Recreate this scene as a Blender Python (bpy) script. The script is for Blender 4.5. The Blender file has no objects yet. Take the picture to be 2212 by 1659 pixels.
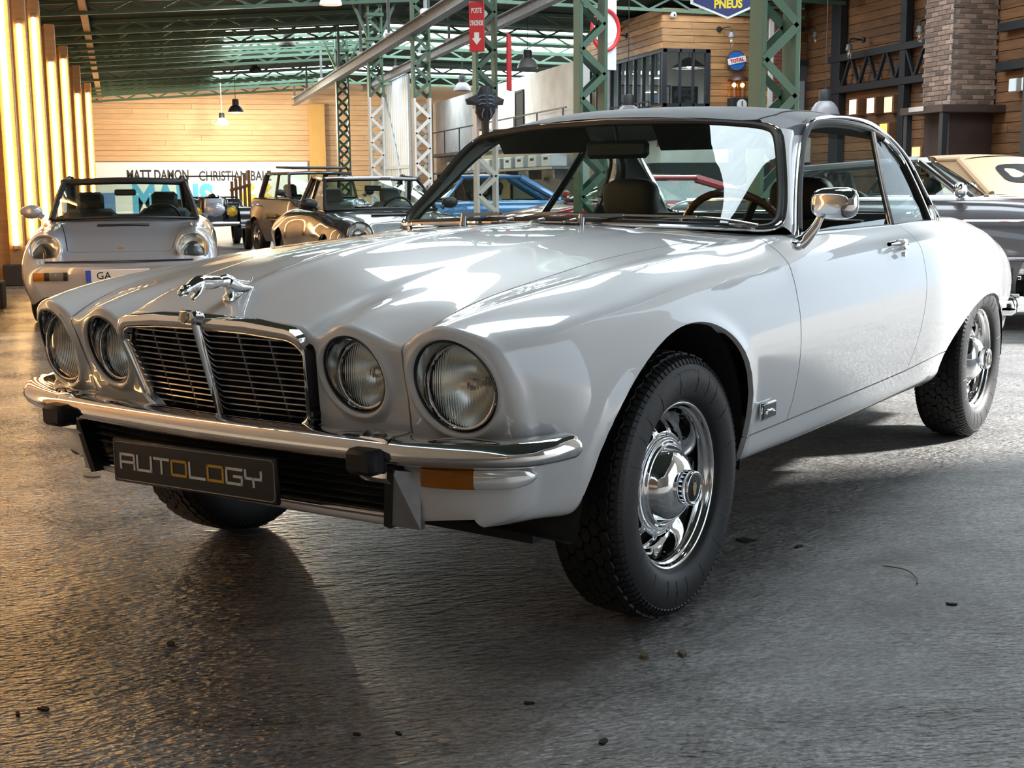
import bpy, bmesh, math, random
import numpy as np
from mathutils import Vector, Matrix, Quaternion
from mathutils import geometry as mgeo
random.seed(7); np.random.seed(7)
PI = math.pi
SC = bpy.context.scene
COL = SC.collection

# ------------------------------------------------------------------ camera
FPX = 2743.0
HEAD = math.radians(74.6)          # heading of the lens in the hall (hall depth = +Y)
PITCH = math.radians(8.893)
ROLL = -0.00759
CAMZ = 1.076
_f = Vector((math.cos(HEAD) * math.cos(PITCH), math.sin(HEAD) * math.cos(PITCH), -math.sin(PITCH)))
_r = Vector((math.sin(HEAD), -math.cos(HEAD), 0)); _u = _r.cross(_f)
_r2 = _r * math.cos(ROLL) + _u * math.sin(ROLL); _u2 = -_r * math.sin(ROLL) + _u * math.cos(ROLL)
cam_d = bpy.data.cameras.new('camera'); cam = bpy.data.objects.new('camera', cam_d); COL.objects.link(cam)
cam_d.sensor_width = 36.0; cam_d.lens = FPX / 2212.0 * 36.0; cam_d.clip_start = .05; cam_d.clip_end = 300
m = Matrix((_r2, _u2, -_f)).transposed().to_4x4(); m.translation = Vector((0, 0, CAMZ)); cam.matrix_world = m
SC.camera = cam
EXPO = -0.10
SC.cycles.max_bounces = 8; SC.cycles.diffuse_bounces = 3; SC.cycles.caustics_reflective = False; SC.cycles.caustics_refractive = False

# ------------------------------------------------------------------ colour management, world
SC.view_settings.view_transform = 'Standard'; SC.view_settings.look = 'None'
SC.view_settings.gamma = 1.0; SC.view_settings.use_curve_mapping = False
SC.view_settings.exposure = EXPO
W = bpy.data.worlds.new('sky'); SC.world = W; W.use_nodes = True
nt = W.node_tree; nt.nodes.clear()
wo = nt.nodes.new('ShaderNodeOutputWorld'); wb = nt.nodes.new('ShaderNodeBackground')
wb.inputs['Color'].default_value = (.74, .87, 1.0, 1); wb.inputs['Strength'].default_value = 2.4
nt.links.new(wb.outputs[0], wo.inputs[0])

# daylight: the sun stands beyond the open gate on the right, outside the picture
sun_d = bpy.data.lights.new('sun_gate_offscreen', 'SUN'); sun = bpy.data.objects.new('sun_gate_offscreen', sun_d); COL.objects.link(sun)
sun_d.energy = 16.0; sun_d.angle = math.radians(5.0); sun_d.color = (1, .97, .92)
sun.location = (20, 5, 12); sun.rotation_euler = Vector((-.87, .02, -.50)).to_track_quat('-Z', 'Y').to_euler()

# ------------------------------------------------------------------ materials
_M = {}
def pm(name, col=(.8, .8, .8), rough=.5, metal=0.0, coat=0.0, coat_rough=.03, emit=None, estr=0.0,
       bump=None, noise=None, trans=0.0, ior=1.45, spec=.5, sheen=0.0):
    """principled material; bump=(scale, strength, detail); noise=(scale, colour2, contrast[, stretch xyz])"""
    if name in _M: return _M[name]
    m = bpy.data.materials.new(name); m.use_nodes = True; _M[name] = m
    n = m.node_tree.nodes; l = m.node_tree.links; b = n['Principled BSDF']
    b.inputs['Base Color'].default_value = (*col, 1); b.inputs['Roughness'].default_value = rough
    b.inputs['Metallic'].default_value = metal; b.inputs['Coat Weight'].default_value = coat
    b.inputs['Coat Roughness'].default_value = coat_rough
    b.inputs['Transmission Weight'].default_value = trans; b.inputs['IOR'].default_value = ior
    b.inputs['Specular IOR Level'].default_value = spec
    if emit: b.inputs['Emission Color'].default_value = (*emit, 1); b.inputs['Emission Strength'].default_value = estr
    if noise or bump: tc = n.new('ShaderNodeTexCoord')
    if noise:
        mp = n.new('ShaderNodeMapping'); l.new(tc.outputs['Object'], mp.inputs[0])
        if len(noise) > 3: mp.inputs['Scale'].default_value = noise[3]
        nz = n.new('ShaderNodeTexNoise'); nz.inputs['Scale'].default_value = noise[0]; nz.inputs['Detail'].default_value = 6
        l.new(mp.outputs[0], nz.inputs[0])
        cr = n.new('ShaderNodeValToRGB'); c = noise[2]
        cr.color_ramp.elements[0].position = .5 - c; cr.color_ramp.elements[1].position = .5 + c
        cr.color_ramp.elements[0].color = (*noise[1], 1); cr.color_ramp.elements[1].color = (*col, 1)
        l.new(nz.outputs[0], cr.inputs[0]); l.new(cr.outputs[0], b.inputs['Base Color'])
    if bump:
        nz = n.new('ShaderNodeTexNoise'); nz.inputs['Scale'].default_value = bump[0]; nz.inputs['Detail'].default_value = bump[2]
        l.new(tc.outputs['Object'], nz.inputs[0])
        bp = n.new('ShaderNodeBump'); bp.inputs['Strength'].default_value = bump[1]; bp.inputs['Distance'].default_value = .01
        l.new(nz.outputs[0], bp.inputs['Height']); l.new(bp.outputs[0], b.inputs['Normal'])
    return m

def glass_mat(name, tint=(.86, .93, .91), refl=1.0):
    """thin pane: fresnel mix of clear transmission and mirror reflection"""
    if name in _M: return _M[name]
    m = bpy.data.materials.new(name); m.use_nodes = True; _M[name] = m
    n = m.node_tree.nodes; l = m.node_tree.links; n.clear()
    o = n.new('ShaderNodeOutputMaterial'); mx = n.new('ShaderNodeMixShader'); fr = n.new('ShaderNodeFresnel')
    ge = n.new('ShaderNodeNewGeometry'); mi = n.new('ShaderNodeMapRange'); mi.inputs['To Min'].default_value = 1.5; mi.inputs['To Max'].default_value = 1 / 1.5
    l.new(ge.outputs['Backfacing'], mi.inputs[0]); l.new(mi.outputs[0], fr.inputs[0])   # one pane: same reflectance from either side
    mt = n.new('ShaderNodeMath'); mt.operation = 'MULTIPLY'; mt.inputs[1].default_value = 1.5 * refl; mt.use_clamp = True
    t = n.new('ShaderNodeBsdfTransparent'); t.inputs[0].default_value = (*tint, 1)
    g = n.new('ShaderNodeBsdfGlossy'); g.inputs['Roughness'].default_value = 0.0; g.inputs['Color'].default_value = (.95, 1, 1, 1)
    l.new(fr.outputs[0], mt.inputs[0]); l.new(mt.outputs[0], mx.inputs[0])
    l.new(t.outputs[0], mx.inputs[1]); l.new(g.outputs[0], mx.inputs[2]); l.new(mx.outputs[0], o.inputs[0])
    return m

CHROME = pm('chrome', (.80, .81, .82), .06, 1.0)
RUBBER = pm('black_rubber', (.015, .015, .016), .55)
BLACK = pm('black_satin', (.012, .012, .013), .4)
DARK = pm('black_underseal', (.016, .016, .017), .85)

# ------------------------------------------------------------------ mesh helpers
def new_obj(name, me, mat, parent=None):
    o = bpy.data.objects.new(name, me); COL.objects.link(o)
    if mat is not None: me.materials.append(mat)
    if parent is not None: o.parent = parent
    return o
def mesh_obj(name, verts, faces, mat, parent=None, smooth=True, angle=40):
    me = bpy.data.meshes.new(name)
    me.from_pydata([tuple(map(float, v)) for v in verts], [], [tuple(map(int, f)) for f in faces]); me.validate(); me.update()
    if smooth:
        me.shade_smooth()
        if angle is not None: me.set_sharp_from_angle(angle=math.radians(angle))
    return new_obj(name, me, mat, parent)
def tag(o, label=None, cat=None, group=None, kind=None):
    if label: o['label'] = label
    if cat: o['category'] = cat
    if group: o['group'] = group
    if kind: o['kind'] = kind
    return o
def thing(name, label, cat, loc=(0, 0, 0), rz=0.0, group=None):
    o = bpy.data.objects.new(name, None); COL.objects.link(o); o.empty_display_size = .1
    o.location = loc; o.rotation_euler = (0, 0, rz)
    return tag(o, label, cat, group)
def copy_tree(o, parent=None):
    c = o.copy(); COL.objects.link(c)
    if parent is not None:
        c.parent = parent
    for ch in o.children: copy_tree(ch, c)
    return c

class MB:
    def __init__(s): s.v = []; s.f = []
    def add(s, v, f):
        b = len(s.v); s.v += [tuple(p) for p in v]; s.f += [tuple(i + b for i in q) for q in f]; return s
    def box(s, c, size, M=None, bev=0.0):
        hx, hy, hz = size[0] / 2, size[1] / 2, size[2] / 2
        if bev > 0:
            b = min(bev, hx * .9, hy * .9, hz * .9); vs = []; idx = {}
            for sx in (-1, 1):
                for sy in (-1, 1):
                    for sz in (-1, 1):
                        idx[sx, sy, sz] = len(vs)
                        vs += [(sx * hx, sy * (hy - b), sz * (hz - b)), (sx * (hx - b), sy * hy, sz * (hz - b)), (sx * (hx - b), sy * (hy - b), sz * hz)]
            fs = []
            for ax in range(3):
                o1, o2 = [(1, 2), (2, 0), (0, 1)][ax]
                for sg in (-1, 1):
                    q = []
                    for a, bb in ((-1, -1), (1, -1), (1, 1), (-1, 1)):
                        k = [0, 0, 0]; k[ax] = sg; k[o1] = a; k[o2] = bb; q.append(idx[tuple(k)] + ax)
                    fs.append(q if sg > 0 else q[::-1])
                for a in (-1, 1):
                    for bb in (-1, 1):
                        k0 = [0, 0, 0]; k1 = [0, 0, 0]; k0[ax] = -1; k1[ax] = 1
                        k0[o1] = k1[o1] = a; k0[o2] = k1[o2] = bb
                        q = [idx[tuple(k0)] + o1, idx[tuple(k1)] + o1, idx[tuple(k1)] + o2, idx[tuple(k0)] + o2]
                        fs.append(q if a * bb < 0 else q[::-1])
            for k, i in idx.items():
                fs.append([i, i + 1, i + 2] if k[0] * k[1] * k[2] > 0 else [i, i + 2, i + 1])
        else:
            vs = [(x * hx, y * hy, z * hz) for x in (-1, 1) for y in (-1, 1) for z in (-1, 1)]
            fs = [(0, 1, 3, 2), (4, 6, 7, 5), (0, 4, 5, 1), (2, 3, 7, 6), (0, 2, 6, 4), (1, 5, 7, 3)]
        vs = [Vector(p) for p in vs]
        if M is not None: vs = [M @ p for p in vs]
        c = Vector(c); return s.add([p + c for p in vs], fs)
    def bar(s, p0, p1, w, h, up=(0, 0, 1), bev=0.0):
        p0 = Vector(p0); p1 = Vector(p1); d = p1 - p0; L = d.length; d = d.normalized(); up = Vector(up)
        x = d.cross(up)
        if x.length < 1e-5: x = d.cross(Vector((1, 0, 0)))
        x.normalize(); z = x.cross(d)
        M = Matrix((x, d, z)).transposed()
        return s.box((p0 + p1) / 2, (w, L, h), M, bev)
    def tube(s, path, r, n=8, closed=False, caps=True):
        P = [Vector(p) for p in path]; N = len(P); rs = r if hasattr(r, '__len__') else [r] * N
        T = []
        for i in range(N):
            a = P[(i - 1) % N] if (closed or i > 0) else P[0]; b = P[(i + 1) % N] if (closed or i < N - 1) else P[-1]
            t = b - a; T.append(t.normalized() if t.length > 1e-9 else Vector((0, 0, 1)))
        up = Vector((0, 0, 1)) if abs(T[0].z) < .9 else Vector((1, 0, 0))
        nr = (up - T[0] * up.dot(T[0])).normalized(); base = len(s.v)
        for i in range(N):
            nr = nr - T[i] * nr.dot(T[i])
            if nr.length < 1e-6: nr = T[i].orthogonal()
            nr.normalize(); bi = T[i].cross(nr)
            for j in range(n):
                a = 2 * PI * j / n; s.v.append(tuple(P[i] + (nr * math.cos(a) + bi * math.sin(a)) * rs[i]))
        R = N if closed else N - 1
        for i in range(R):
            for j in range(n):
                a = base + i * n + j; b = base + i * n + (j + 1) % n; c = base + ((i + 1) % N) * n + (j + 1) % n; d = base + ((i + 1) % N) * n + j
                s.f.append((a, b, c, d))
        if caps and not closed:
            s.f.append(tuple(base + j for j in range(n))[::-1]); s.f.append(tuple(base + (N - 1) * n + j for j in range(n)))
        return s
    def cyl(s, p0, p1, r0, r1=None, n=16, caps=True):
        return s.tube([p0, p1], [r0, r0 if r1 is None else r1], n, caps=caps)
    def lathe(s, prof, M=None, n=32, cap=False):
        """prof [(r, h)] turned about local z"""
        M = M or Matrix.Identity(4); base = len(s.v)
        for r, h in prof:
            for j in range(n):
                a = 2 * PI * j / n; s.v.append(tuple(M @ Vector((r * math.cos(a), r * math.sin(a), h))))
        for i in range(len(prof) - 1):
            for j in range(n):
                s.f.append((base + i * n + j, base + i * n + (j + 1) % n, base + (i + 1) * n + (j + 1) % n, base + (i + 1) * n + j))
        if cap:
            s.f.append(tuple(base + j for j in range(n))[::-1]); s.f.append(tuple(base + (len(prof) - 1) * n + j for j in range(n)))
        return s
    def prism(s, poly, h0, h1, M=None):
        """2d polygon (x, y) extruded h0..h1 along local z"""
        M = M or Matrix.Identity(4); n = len(poly)
        vs = [M @ Vector((p[0], p[1], h0)) for p in poly] + [M @ Vector((p[0], p[1], h1)) for p in poly]
        fs = [tuple(range(n))[::-1], tuple(range(n, 2 * n))] + [(i, (i + 1) % n, n + (i + 1) % n, n + i) for i in range(n)]
        return s.add(vs, fs)
    def grid(s, P, close_u=False, close_v=False, flip=False):
        """P[i][j] points"""
        nu = len(P); nv = len(P[0]); base = len(s.v)
        for row in P: s.v += [tuple(p) for p in row]
        for i in range(nu if close_u else nu - 1):
            for j in range(nv if close_v else nv - 1):
                q = (base + i * nv + j, base + ((i + 1) % nu) * nv + j, base + ((i + 1) % nu) * nv + (j + 1) % nv, base + i * nv + (j + 1) % nv)
                s.f.append(q[::-1] if flip else q)
        return s
    def ball(s, c, r, n=12, m=8, scale=(1, 1, 1), M=None):
        P = []
        for i in range(m + 1):
            t = PI * i / m; P.append([(0, 0, 0)] * n)
            for j in range(n):
                a = 2 * PI * j / n; v = Vector((r * scale[0] * math.sin(t) * math.cos(a), r * scale[1] * math.sin(t) * math.sin(a), r * scale[2] * math.cos(t)))
                if M is not None: v = M @ v
                P[i][j] = Vector(c) + v
        return s.grid(P, close_v=True, flip=False)
    def xform(s, M, start=0):
        s.v[start:] = [tuple(M @ Vector(p)) for p in s.v[start:]]; return s
    def build(s, name, mat, parent=None, smooth=True, angle=40, fix=False):
        me = bpy.data.meshes.new(name); me.from_pydata(s.v, [], s.f); me.update()
        if fix:
            bm = bmesh.new(); bm.from_mesh(me); bmesh.ops.remove_doubles(bm, verts=bm.verts, dist=1e-5)
            bmesh.ops.recalc_face_normals(bm, faces=bm.faces); bm.to_mesh(me); bm.free()
        if smooth:
            me.shade_smooth()
            if angle is not None: me.set_sharp_from_angle(angle=math.radians(angle))
        return new_obj(name, me, mat, parent)

def catmull(pts, n, closed=False):
    P = [np.array(p, float) for p in pts]; N = len(P); out = []
    for i in range(N if closed else N - 1):
        p1 = P[i]; p2 = P[(i + 1) % N]
        p0 = P[i - 1] if (closed or i > 0) else 2 * p1 - p2
        p3 = P[(i + 2) % N] if (closed or i + 2 < N) else 2 * p2 - p1
        for k in range(n):
            t = k / n
            out.append(.5 * (2 * p1 + (p2 - p0) * t + (2 * p0 - 5 * p1 + 4 * p2 - p3) * t * t + (3 * p1 - p0 - 3 * p2 + p3) * t ** 3))
    if not closed: out.append(P[-1])
    return [Vector(q) if len(q) == 3 else tuple(q) for q in out]
def pchip(xs, Y, xq):
    """monotone cubic through rows Y (n, m) at ascending xs"""
    xs = np.asarray(xs, float); Y = np.asarray(Y, float); xq = np.asarray(xq, float)
    sh = Y.shape[1:]; Y = Y.reshape(len(xs), -1)
    h = np.diff(xs); d = np.diff(Y, axis=0) / h[:, None]; m = np.zeros_like(Y)
    m[0] = d[0]; m[-1] = d[-1]
    for i in range(1, len(xs) - 1):
        w1 = 2 * h[i] + h[i - 1]; w2 = h[i] + 2 * h[i - 1]; ok = d[i - 1] * d[i] > 0
        den = np.where(ok, w1 / np.where(ok, d[i - 1], 1) + w2 / np.where(ok, d[i], 1), 1)
        m[i] = np.where(ok, (w1 + w2) / den, 0)
    k = np.clip(np.searchsorted(xs, xq) - 1, 0, len(xs) - 2); t = ((xq - xs[k]) / h[k])[:, None]; H = h[k][:, None]
    r = (1 + 2 * t) * (1 - t) ** 2 * Y[k] + t * (1 - t) ** 2 * H * m[k] + t * t * (3 - 2 * t) * Y[k + 1] + t * t * (t - 1) * H * m[k + 1]
    return r.reshape((len(xq),) + sh)
def polydist(P, Q):
    """signed distance of points P (n,2) to closed polygon Q, positive inside"""
    P = np.asarray(P, float); Q = np.asarray(Q, float); best = np.full(len(P), 1e9); ins = np.zeros(len(P), bool)
    for a, b in zip(Q, np.roll(Q, -1, 0)):
        e = b - a; w = P - a; t = np.clip((w @ e) / max(e @ e, 1e-12), 0, 1)
        best = np.minimum(best, np.hypot(*(w - t[:, None] * e).T))
        c = ((a[1] > P[:, 1]) != (b[1] > P[:, 1])); xx = a[0] + (P[:, 1] - a[1]) / np.where(b[1] - a[1] == 0, 1e-12, b[1] - a[1]) * (b[0] - a[0])
        ins ^= c & (P[:, 0] < xx)
    return np.where(ins, best, -best)

class Skin:
    """polygon sheet with vertex normals that can be cut along implicit curves"""
    def __init__(s, V, F, N=None):
        s.V = np.asarray(V, float); s.F = [tuple(f) for f in F]; s.N = s.normals() if N is None else np.asarray(N)
    def normals(s):
        N = np.zeros_like(s.V)
        for f in s.F:
            p = s.V[list(f)]; c = np.zeros(3)
            for i in range(1, len(f) - 1): c += np.cross(p[i] - p[0], p[i + 1] - p[0])
            N[list(f)] += c
        L = np.linalg.norm(N, axis=1); L[L == 0] = 1; return N / L[:, None]
    def keep(s, phi, g=0.0):
        """part of the sheet where phi > g"""
        phi = np.asarray(phi) - g
        if np.all(phi > 0): return s
        V = list(s.V); N = list(s.N); cache = {}; F = []
        pos = phi > 0
        for f in s.F:
            k = pos[list(f)]
            if k.all(): F.append(f); continue
            if not k.any(): continue
            out = []
            for a, b in zip(f, f[1:] + f[:1]):
                if pos[a]: out.append(a)
                if pos[a] != pos[b]:
                    e = (a, b) if a < b else (b, a)
                    if e not in cache:
                        t = phi[e[0]] / (phi[e[0]] - phi[e[1]]); cache[e] = len(V)
                        V.append(s.V[e[0]] * (1 - t) + s.V[e[1]] * t); nn = s.N[e[0]] * (1 - t) + s.N[e[1]] * t
                        N.append(nn / max(np.linalg.norm(nn), 1e-9))
                    out.append(cache[e])
            if len(out) > 2: F.append(tuple(out))
        used = sorted({i for f in F for i in f}); mp = {u: i for i, u in enumerate(used)}
        if not used: return Skin(np.zeros((0, 3)), [], np.zeros((0, 3)))
        return Skin(np.array([V[u] for u in used]), [tuple(mp[i] for i in f) for f in F], np.array([N[u] for u in used]))
    def mirror(s):
        V = s.V * [1, -1, 1]; return Skin(V, [f[::-1] for f in s.F], s.N * [1, -1, 1])
    def join(s, o):
        b = len(s.V); return Skin(np.vstack([s.V, o.V]), s.F + [tuple(i + b for i in f) for f in o.F], np.vstack([s.N, o.N]))
    def weld(s, d=1e-4):
        key = {}; mp = []; V = []; N = []
        for p, n in zip(s.V, s.N):
            k = tuple(np.round(p / d).astype(int))
            if k not in key: key[k] = len(V); V.append(p); N.append(n.copy())
            else: N[key[k]] += n
            mp.append(key[k])
        N = np.array(N); N /= np.maximum(np.linalg.norm(N, axis=1), 1e-9)[:, None]
        F = []
        for f in s.F:
            q = []
            for i in f:
                if mp[i] not in q: q.append(mp[i])
            if len(q) > 2: F.append(tuple(q))
        return Skin(np.array(V), F, N)
    def boundary(s):
        E = {}
        for f in s.F:
            for a, b in zip(f, f[1:] + f[:1]):
                k = (min(a, b), max(a, b)); E[k] = None if k in E else (a, b)
        return [e for e in E.values() if e]
    def build(s, name, mat, parent, lip=.012, lipdir=None):
        V = [tuple(p) for p in s.V]; F = list(s.F); nn = [tuple(n) for n in s.N]
        if lip:
            mp = {}
            for a, b in s.boundary():
                q = []
                for i in (a, b):
                    if i not in mp:
                        mp[i] = len(V); d = s.N[i] if lipdir is None else np.array(lipdir, float)
                        V.append(tuple(s.V[i])); V.append(tuple(s.V[i] - d * lip)); nn += [tuple(s.N[i])] * 2
                    q.append(mp[i])
                F.append((q[1], q[0], q[0] + 1, q[1] + 1))
        me = bpy.data.meshes.new(name); me.from_pydata(V, [], F); me.update(); me.shade_smooth()
        nf = len(s.F); loops = []
        lipn = {}
        for p in me.polygons:
            if p.index < nf:
                for li in p.loop_indices: loops.append(nn[me.loops[li].vertex_index])
            else:
                for li in p.loop_indices: loops.append(tuple(p.normal))
        try: me.normals_split_custom_set(loops)
        except Exception: pass
        return new_obj(name, me, mat, parent)
SKY_E = 10.0; TUBE_E = 22.0
# ================================================================== THE WHITE COUPE
CAR_ROT = math.radians(74.6 - 214.6683)
_c = Matrix.Rotation(CAR_ROT, 2) @ Vector((-2.76726, -2.23613))
coupe = thing('coupe_car', 'white vintage coupe with black vinyl roof and twin round headlamps', 'car', (_c.x, _c.y, 0), CAR_ROT)
WHITE = pm('white_paint', (.75, .76, .77), .30, 0, coat=1.0, coat_rough=.015)
VINYL = pm('black_vinyl', (.022, .024, .028), .5, bump=(900, .25, 2))
CHR_D = pm('chrome_dark', (.42, .43, .45), .10, 1.0)
GLASS = glass_mat('car_glass', (.80, .90, .87))

def Fx(y, z):
    """front face of the body: forward position for a point (y, z)"""
    y = np.abs(np.asarray(y, float)); z = np.asarray(z, float)
    up = .74 + .30 * (z - .66) - .10 * y ** 2 - .7 * np.maximum(0, y - .62) ** 2
    lo = .752 + .22 * (z - .50) - .10 * y ** 2 - 2.2 * np.maximum(0, y - .60) ** 2
    t = np.clip((z - .485) / .05, 0, 1); t = t * t * (3 - 2 * t)
    return lo * (1 - t) + up * t

LAMPS = [(.412, .674, .080, .088), (.658, .664, .093, .102)]      # y, z, ry, rz of the openings
ROLL_R = .02
_rk = [.02] * 7 + [.021, .026, .032, .034, .034, .034, .03, .024]
#        k0         k1          k2           k3           k4           k5           k6           k7           k8           k9           k10          k11          k12          k13          k14
T = [
 (.74,  [(0, .790), (.15, .787), (.275, .779), (.325, .755), (.412, .787), (.535, .750), (.595, .778), (.660, .793), (.756, .758), (.789, .675), (.793, .600), (.792, .520), (.784, .440), (.760, .383), (.69, .354)]),
 (.60,  [(0, .848), (.15, .842), (.285, .828), (.335, .814), (.418, .815), (.550, .803), (.620, .812), (.690, .815), (.785, .772), (.822, .685), (.830, .600), (.824, .510), (.814, .435), (.792, .378), (.73, .352)]),
 (.45,  [(0, .882), (.15, .876), (.290, .862), (.345, .851), (.428, .844), (.560, .832), (.635, .834), (.702, .832), (.800, .787), (.840, .700), (.852, .610), (.846, .515), (.832, .430), (.812, .372), (.75, .350)]),
 (.20,  [(0, .920), (.15, .914), (.300, .901), (.360, .891), (.445, .881), (.572, .866), (.645, .861), (.712, .854), (.815, .805), (.855, .715), (.868, .620), (.860, .520), (.842, .425), (.822, .355), (.77, .318)]),
 (.00,  [(0, .939), (.15, .934), (.300, .923), (.365, .914), (.450, .904), (.578, .889), (.650, .882), (.718, .872), (.820, .818), (.860, .725), (.873, .630), (.864, .525), (.843, .415), (.824, .345), (.77, .312)]),
 (-.30, [(0, .952), (.15, .948), (.300, .939), (.370, .932), (.455, .923), (.585, .908), (.655, .900), (.725, .889), (.824, .830), (.863, .735), (.875, .635), (.865, .525), (.843, .408), (.824, .340), (.77, .308)]),
 (-.60, [(0, .956), (.15, .953), (.300, .945), (.370, .939), (.455, .934), (.590, .921), (.660, .913), (.733, .902), (.828, .842), (.865, .745), (.876, .640), (.866, .525), (.843, .405), (.824, .337), (.77, .305)]),
 (-.85, [(0, .953), (.15, .951), (.300, .946), (.370, .942), (.460, .938), (.600, .930), (.680, .926), (.748, .918), (.832, .855), (.867, .752), (.877, .642), (.866, .525), (.843, .404), (.824, .335), (.77, .303)]),
 (-1.3, [(0, .945), (.15, .945), (.300, .944), (.370, .942), (.460, .940), (.610, .936), (.700, .933), (.762, .922), (.836, .860), (.869, .756), (.878, .645), (.866, .525), (.843, .406), (.824, .333), (.77, .300)]),
 (-1.8, [(0, .945), (.15, .945), (.300, .944), (.370, .942), (.460, .940), (.610, .938), (.700, .935), (.763, .924), (.838, .864), (.870, .760), (.878, .648), (.866, .525), (.841, .412), (.822, .333), (.77, .298)]),
 (-2.2, [(0, .940), (.15, .940), (.300, .940), (.370, .940), (.460, .939), (.610, .940), (.695, .939), (.758, .929), (.836, .870), (.868, .768), (.876, .655), (.864, .530), (.838, .420), (.818, .338), (.77, .300)]),
 (-2.6, [(0, .925), (.15, .925), (.300, .926), (.370, .927), (.460, .928), (.590, .932), (.672, .934), (.738, .926), (.820, .872), (.855, .775), (.865, .665), (.855, .540), (.830, .430), (.810, .345), (.76, .305)]),
 (-2.95,[(0, .905), (.15, .905), (.300, .906), (.370, .907), (.460, .908), (.570, .911), (.640, .910), (.702, .899), (.785, .850), (.826, .765), (.840, .660), (.832, .540), (.810, .435), (.788, .355), (.74, .320)]),
 (-3.25,[(0, .880), (.15, .880), (.300, .880), (.370, .880), (.460, .880), (.540, .879), (.600, .875), (.660, .862), (.740, .818), (.785, .745), (.802, .650), (.798, .540), (.780, .440), (.760, .365), (.71, .335)]),
 (-3.55,[(0, .845), (.15, .844), (.300, .843), (.370, .842), (.450, .840), (.510, .836), (.560, .829), (.610, .815), (.690, .775), (.738, .712), (.757, .630), (.755, .535), (.742, .445), (.725, .375), (.67, .350)]),
 (-3.74,[(0, .800), (.14, .799), (.280, .797), (.345, .795), (.420, .790), (.475, .785), (.520, .777), (.560, .762), (.630, .722), (.672, .670), (.692, .605), (.692, .530), (.682, .455), (.668, .395), (.62, .370)]),
]
KN = 7                                     # subdivisions between section points
def section_grid(xlist):
    A = np.array([[p for p in r[1]] for r in T]); us = [-r[0] for r in T]
    G = pchip(us, A, [-x for x in xlist]); out = []
    for i, x in enumerate(xlist):
        out.append(np.array(catmull([tuple(p) for p in G[i]], KN)))
    return np.array(out)                  # (rows, cols, 2)
xr = list(np.arange(.45, -3.74, -.025)) + [-3.74]
E2 = section_grid([.74])[0]
# straighten the sheet between the front outline and x = .60
S60 = section_grid([.45, .425])
rows = []
ROLL_V = np.interp(np.arange(len(E2)) / KN, np.arange(15), _rk)
ex = Fx(E2[:, 0], E2[:, 1]) - ROLL_V
NB = 14
for i in range(NB):
    t = i / NB; h = t * t * (3 - 2 * t)
    # hermite from outline (slope outward) to the x=.60 section
    L = (ex - .45)
    p0 = E2; p1 = S60[0]; d1 = (S60[1] - S60[0]) / .025 * L[:, None]; d0 = 1.5 * (p1 - p0)
    yz = (2 * t**3 - 3 * t * t + 1) * p0 + (t**3 - 2 * t * t + t) * d0 + (-2 * t**3 + 3 * t * t) * p1 + (t**3 - t * t) * d1
    rows.append(np.column_stack([ex + (.45 - ex) * t, yz]))
G = section_grid(xr)
for i, x in enumerate(xr): rows.append(np.column_stack([np.full(len(G[i]), x), G[i]]))
loft = np.array(rows)
# rolled lip from the outline into the front face
tan = np.gradient(E2, axis=0); tan /= np.linalg.norm(tan, axis=1)[:, None]
nin = np.column_stack([tan[:, 1], -tan[:, 0]]); nin *= -1
if nin[3, 1] > 0: nin *= -1
nin[0] = (0, -1)
roll = []
for a in (0, 15, 30, 45, 60, 75, 90):
    a = math.radians(a); yz = E2 + nin * (ROLL_V * (1 - math.cos(a)))[:, None]; yz[:, 0] = np.maximum(yz[:, 0], 0)
    roll.append(np.column_stack([Fx(yz[:, 0], yz[:, 1]) - ROLL_V + ROLL_V * math.sin(a), yz]))
roll = np.array(roll[::-1])               # first row = inner edge on the face
full = np.vstack([roll[:-1], loft])
nr_, nc_ = full.shape[:2]
V = full.reshape(-1, 3)
F = [(i * nc_ + j, i * nc_ + j + 1, (i + 1) * nc_ + j + 1, (i + 1) * nc_ + j) for i in range(nr_ - 1) for j in range(nc_ - 1)]
half = Skin(V, F)
if half.N[(nr_ // 2) * nc_ + 3][2] < 0: half = Skin(V, [f[::-1] for f in F])

# outline of the radiator grille in the front plane (y, z)
def rrect_poly(y0b, y0t, zb, zt, rb, rt, zc=None, n=8):
    pts = []
    def arc(cy, cz, r, a0, a1):
        for i in range(n + 1):
            a = math.radians(a0 + (a1 - a0) * i / n); pts.append((cy + r * math.cos(a), cz + r * math.sin(a)))
    arc(y0t - rt, zt - rt, rt, 0, 90)
    if zc: pts.append((y0t * .5, (zt + zc) / 2 + .004)); pts.append((0, zc)); pts.append((-y0t * .5, (zt + zc) / 2 + .004))
    arc(-y0t + rt, zt - rt, rt, 90, 180)
    arc(-y0b + rb, zb + rb, rb, 180, 270); arc(y0b - rb, zb + rb, rb, 270, 360)
    return pts
GR_OUT = rrect_poly(.285, .312, .533, .772, .055, .05, .785)
LOWER = [(-.535, .497), (-.50, .372), (.50, .372), (.535, .497)]   # lower intake opening
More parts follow.
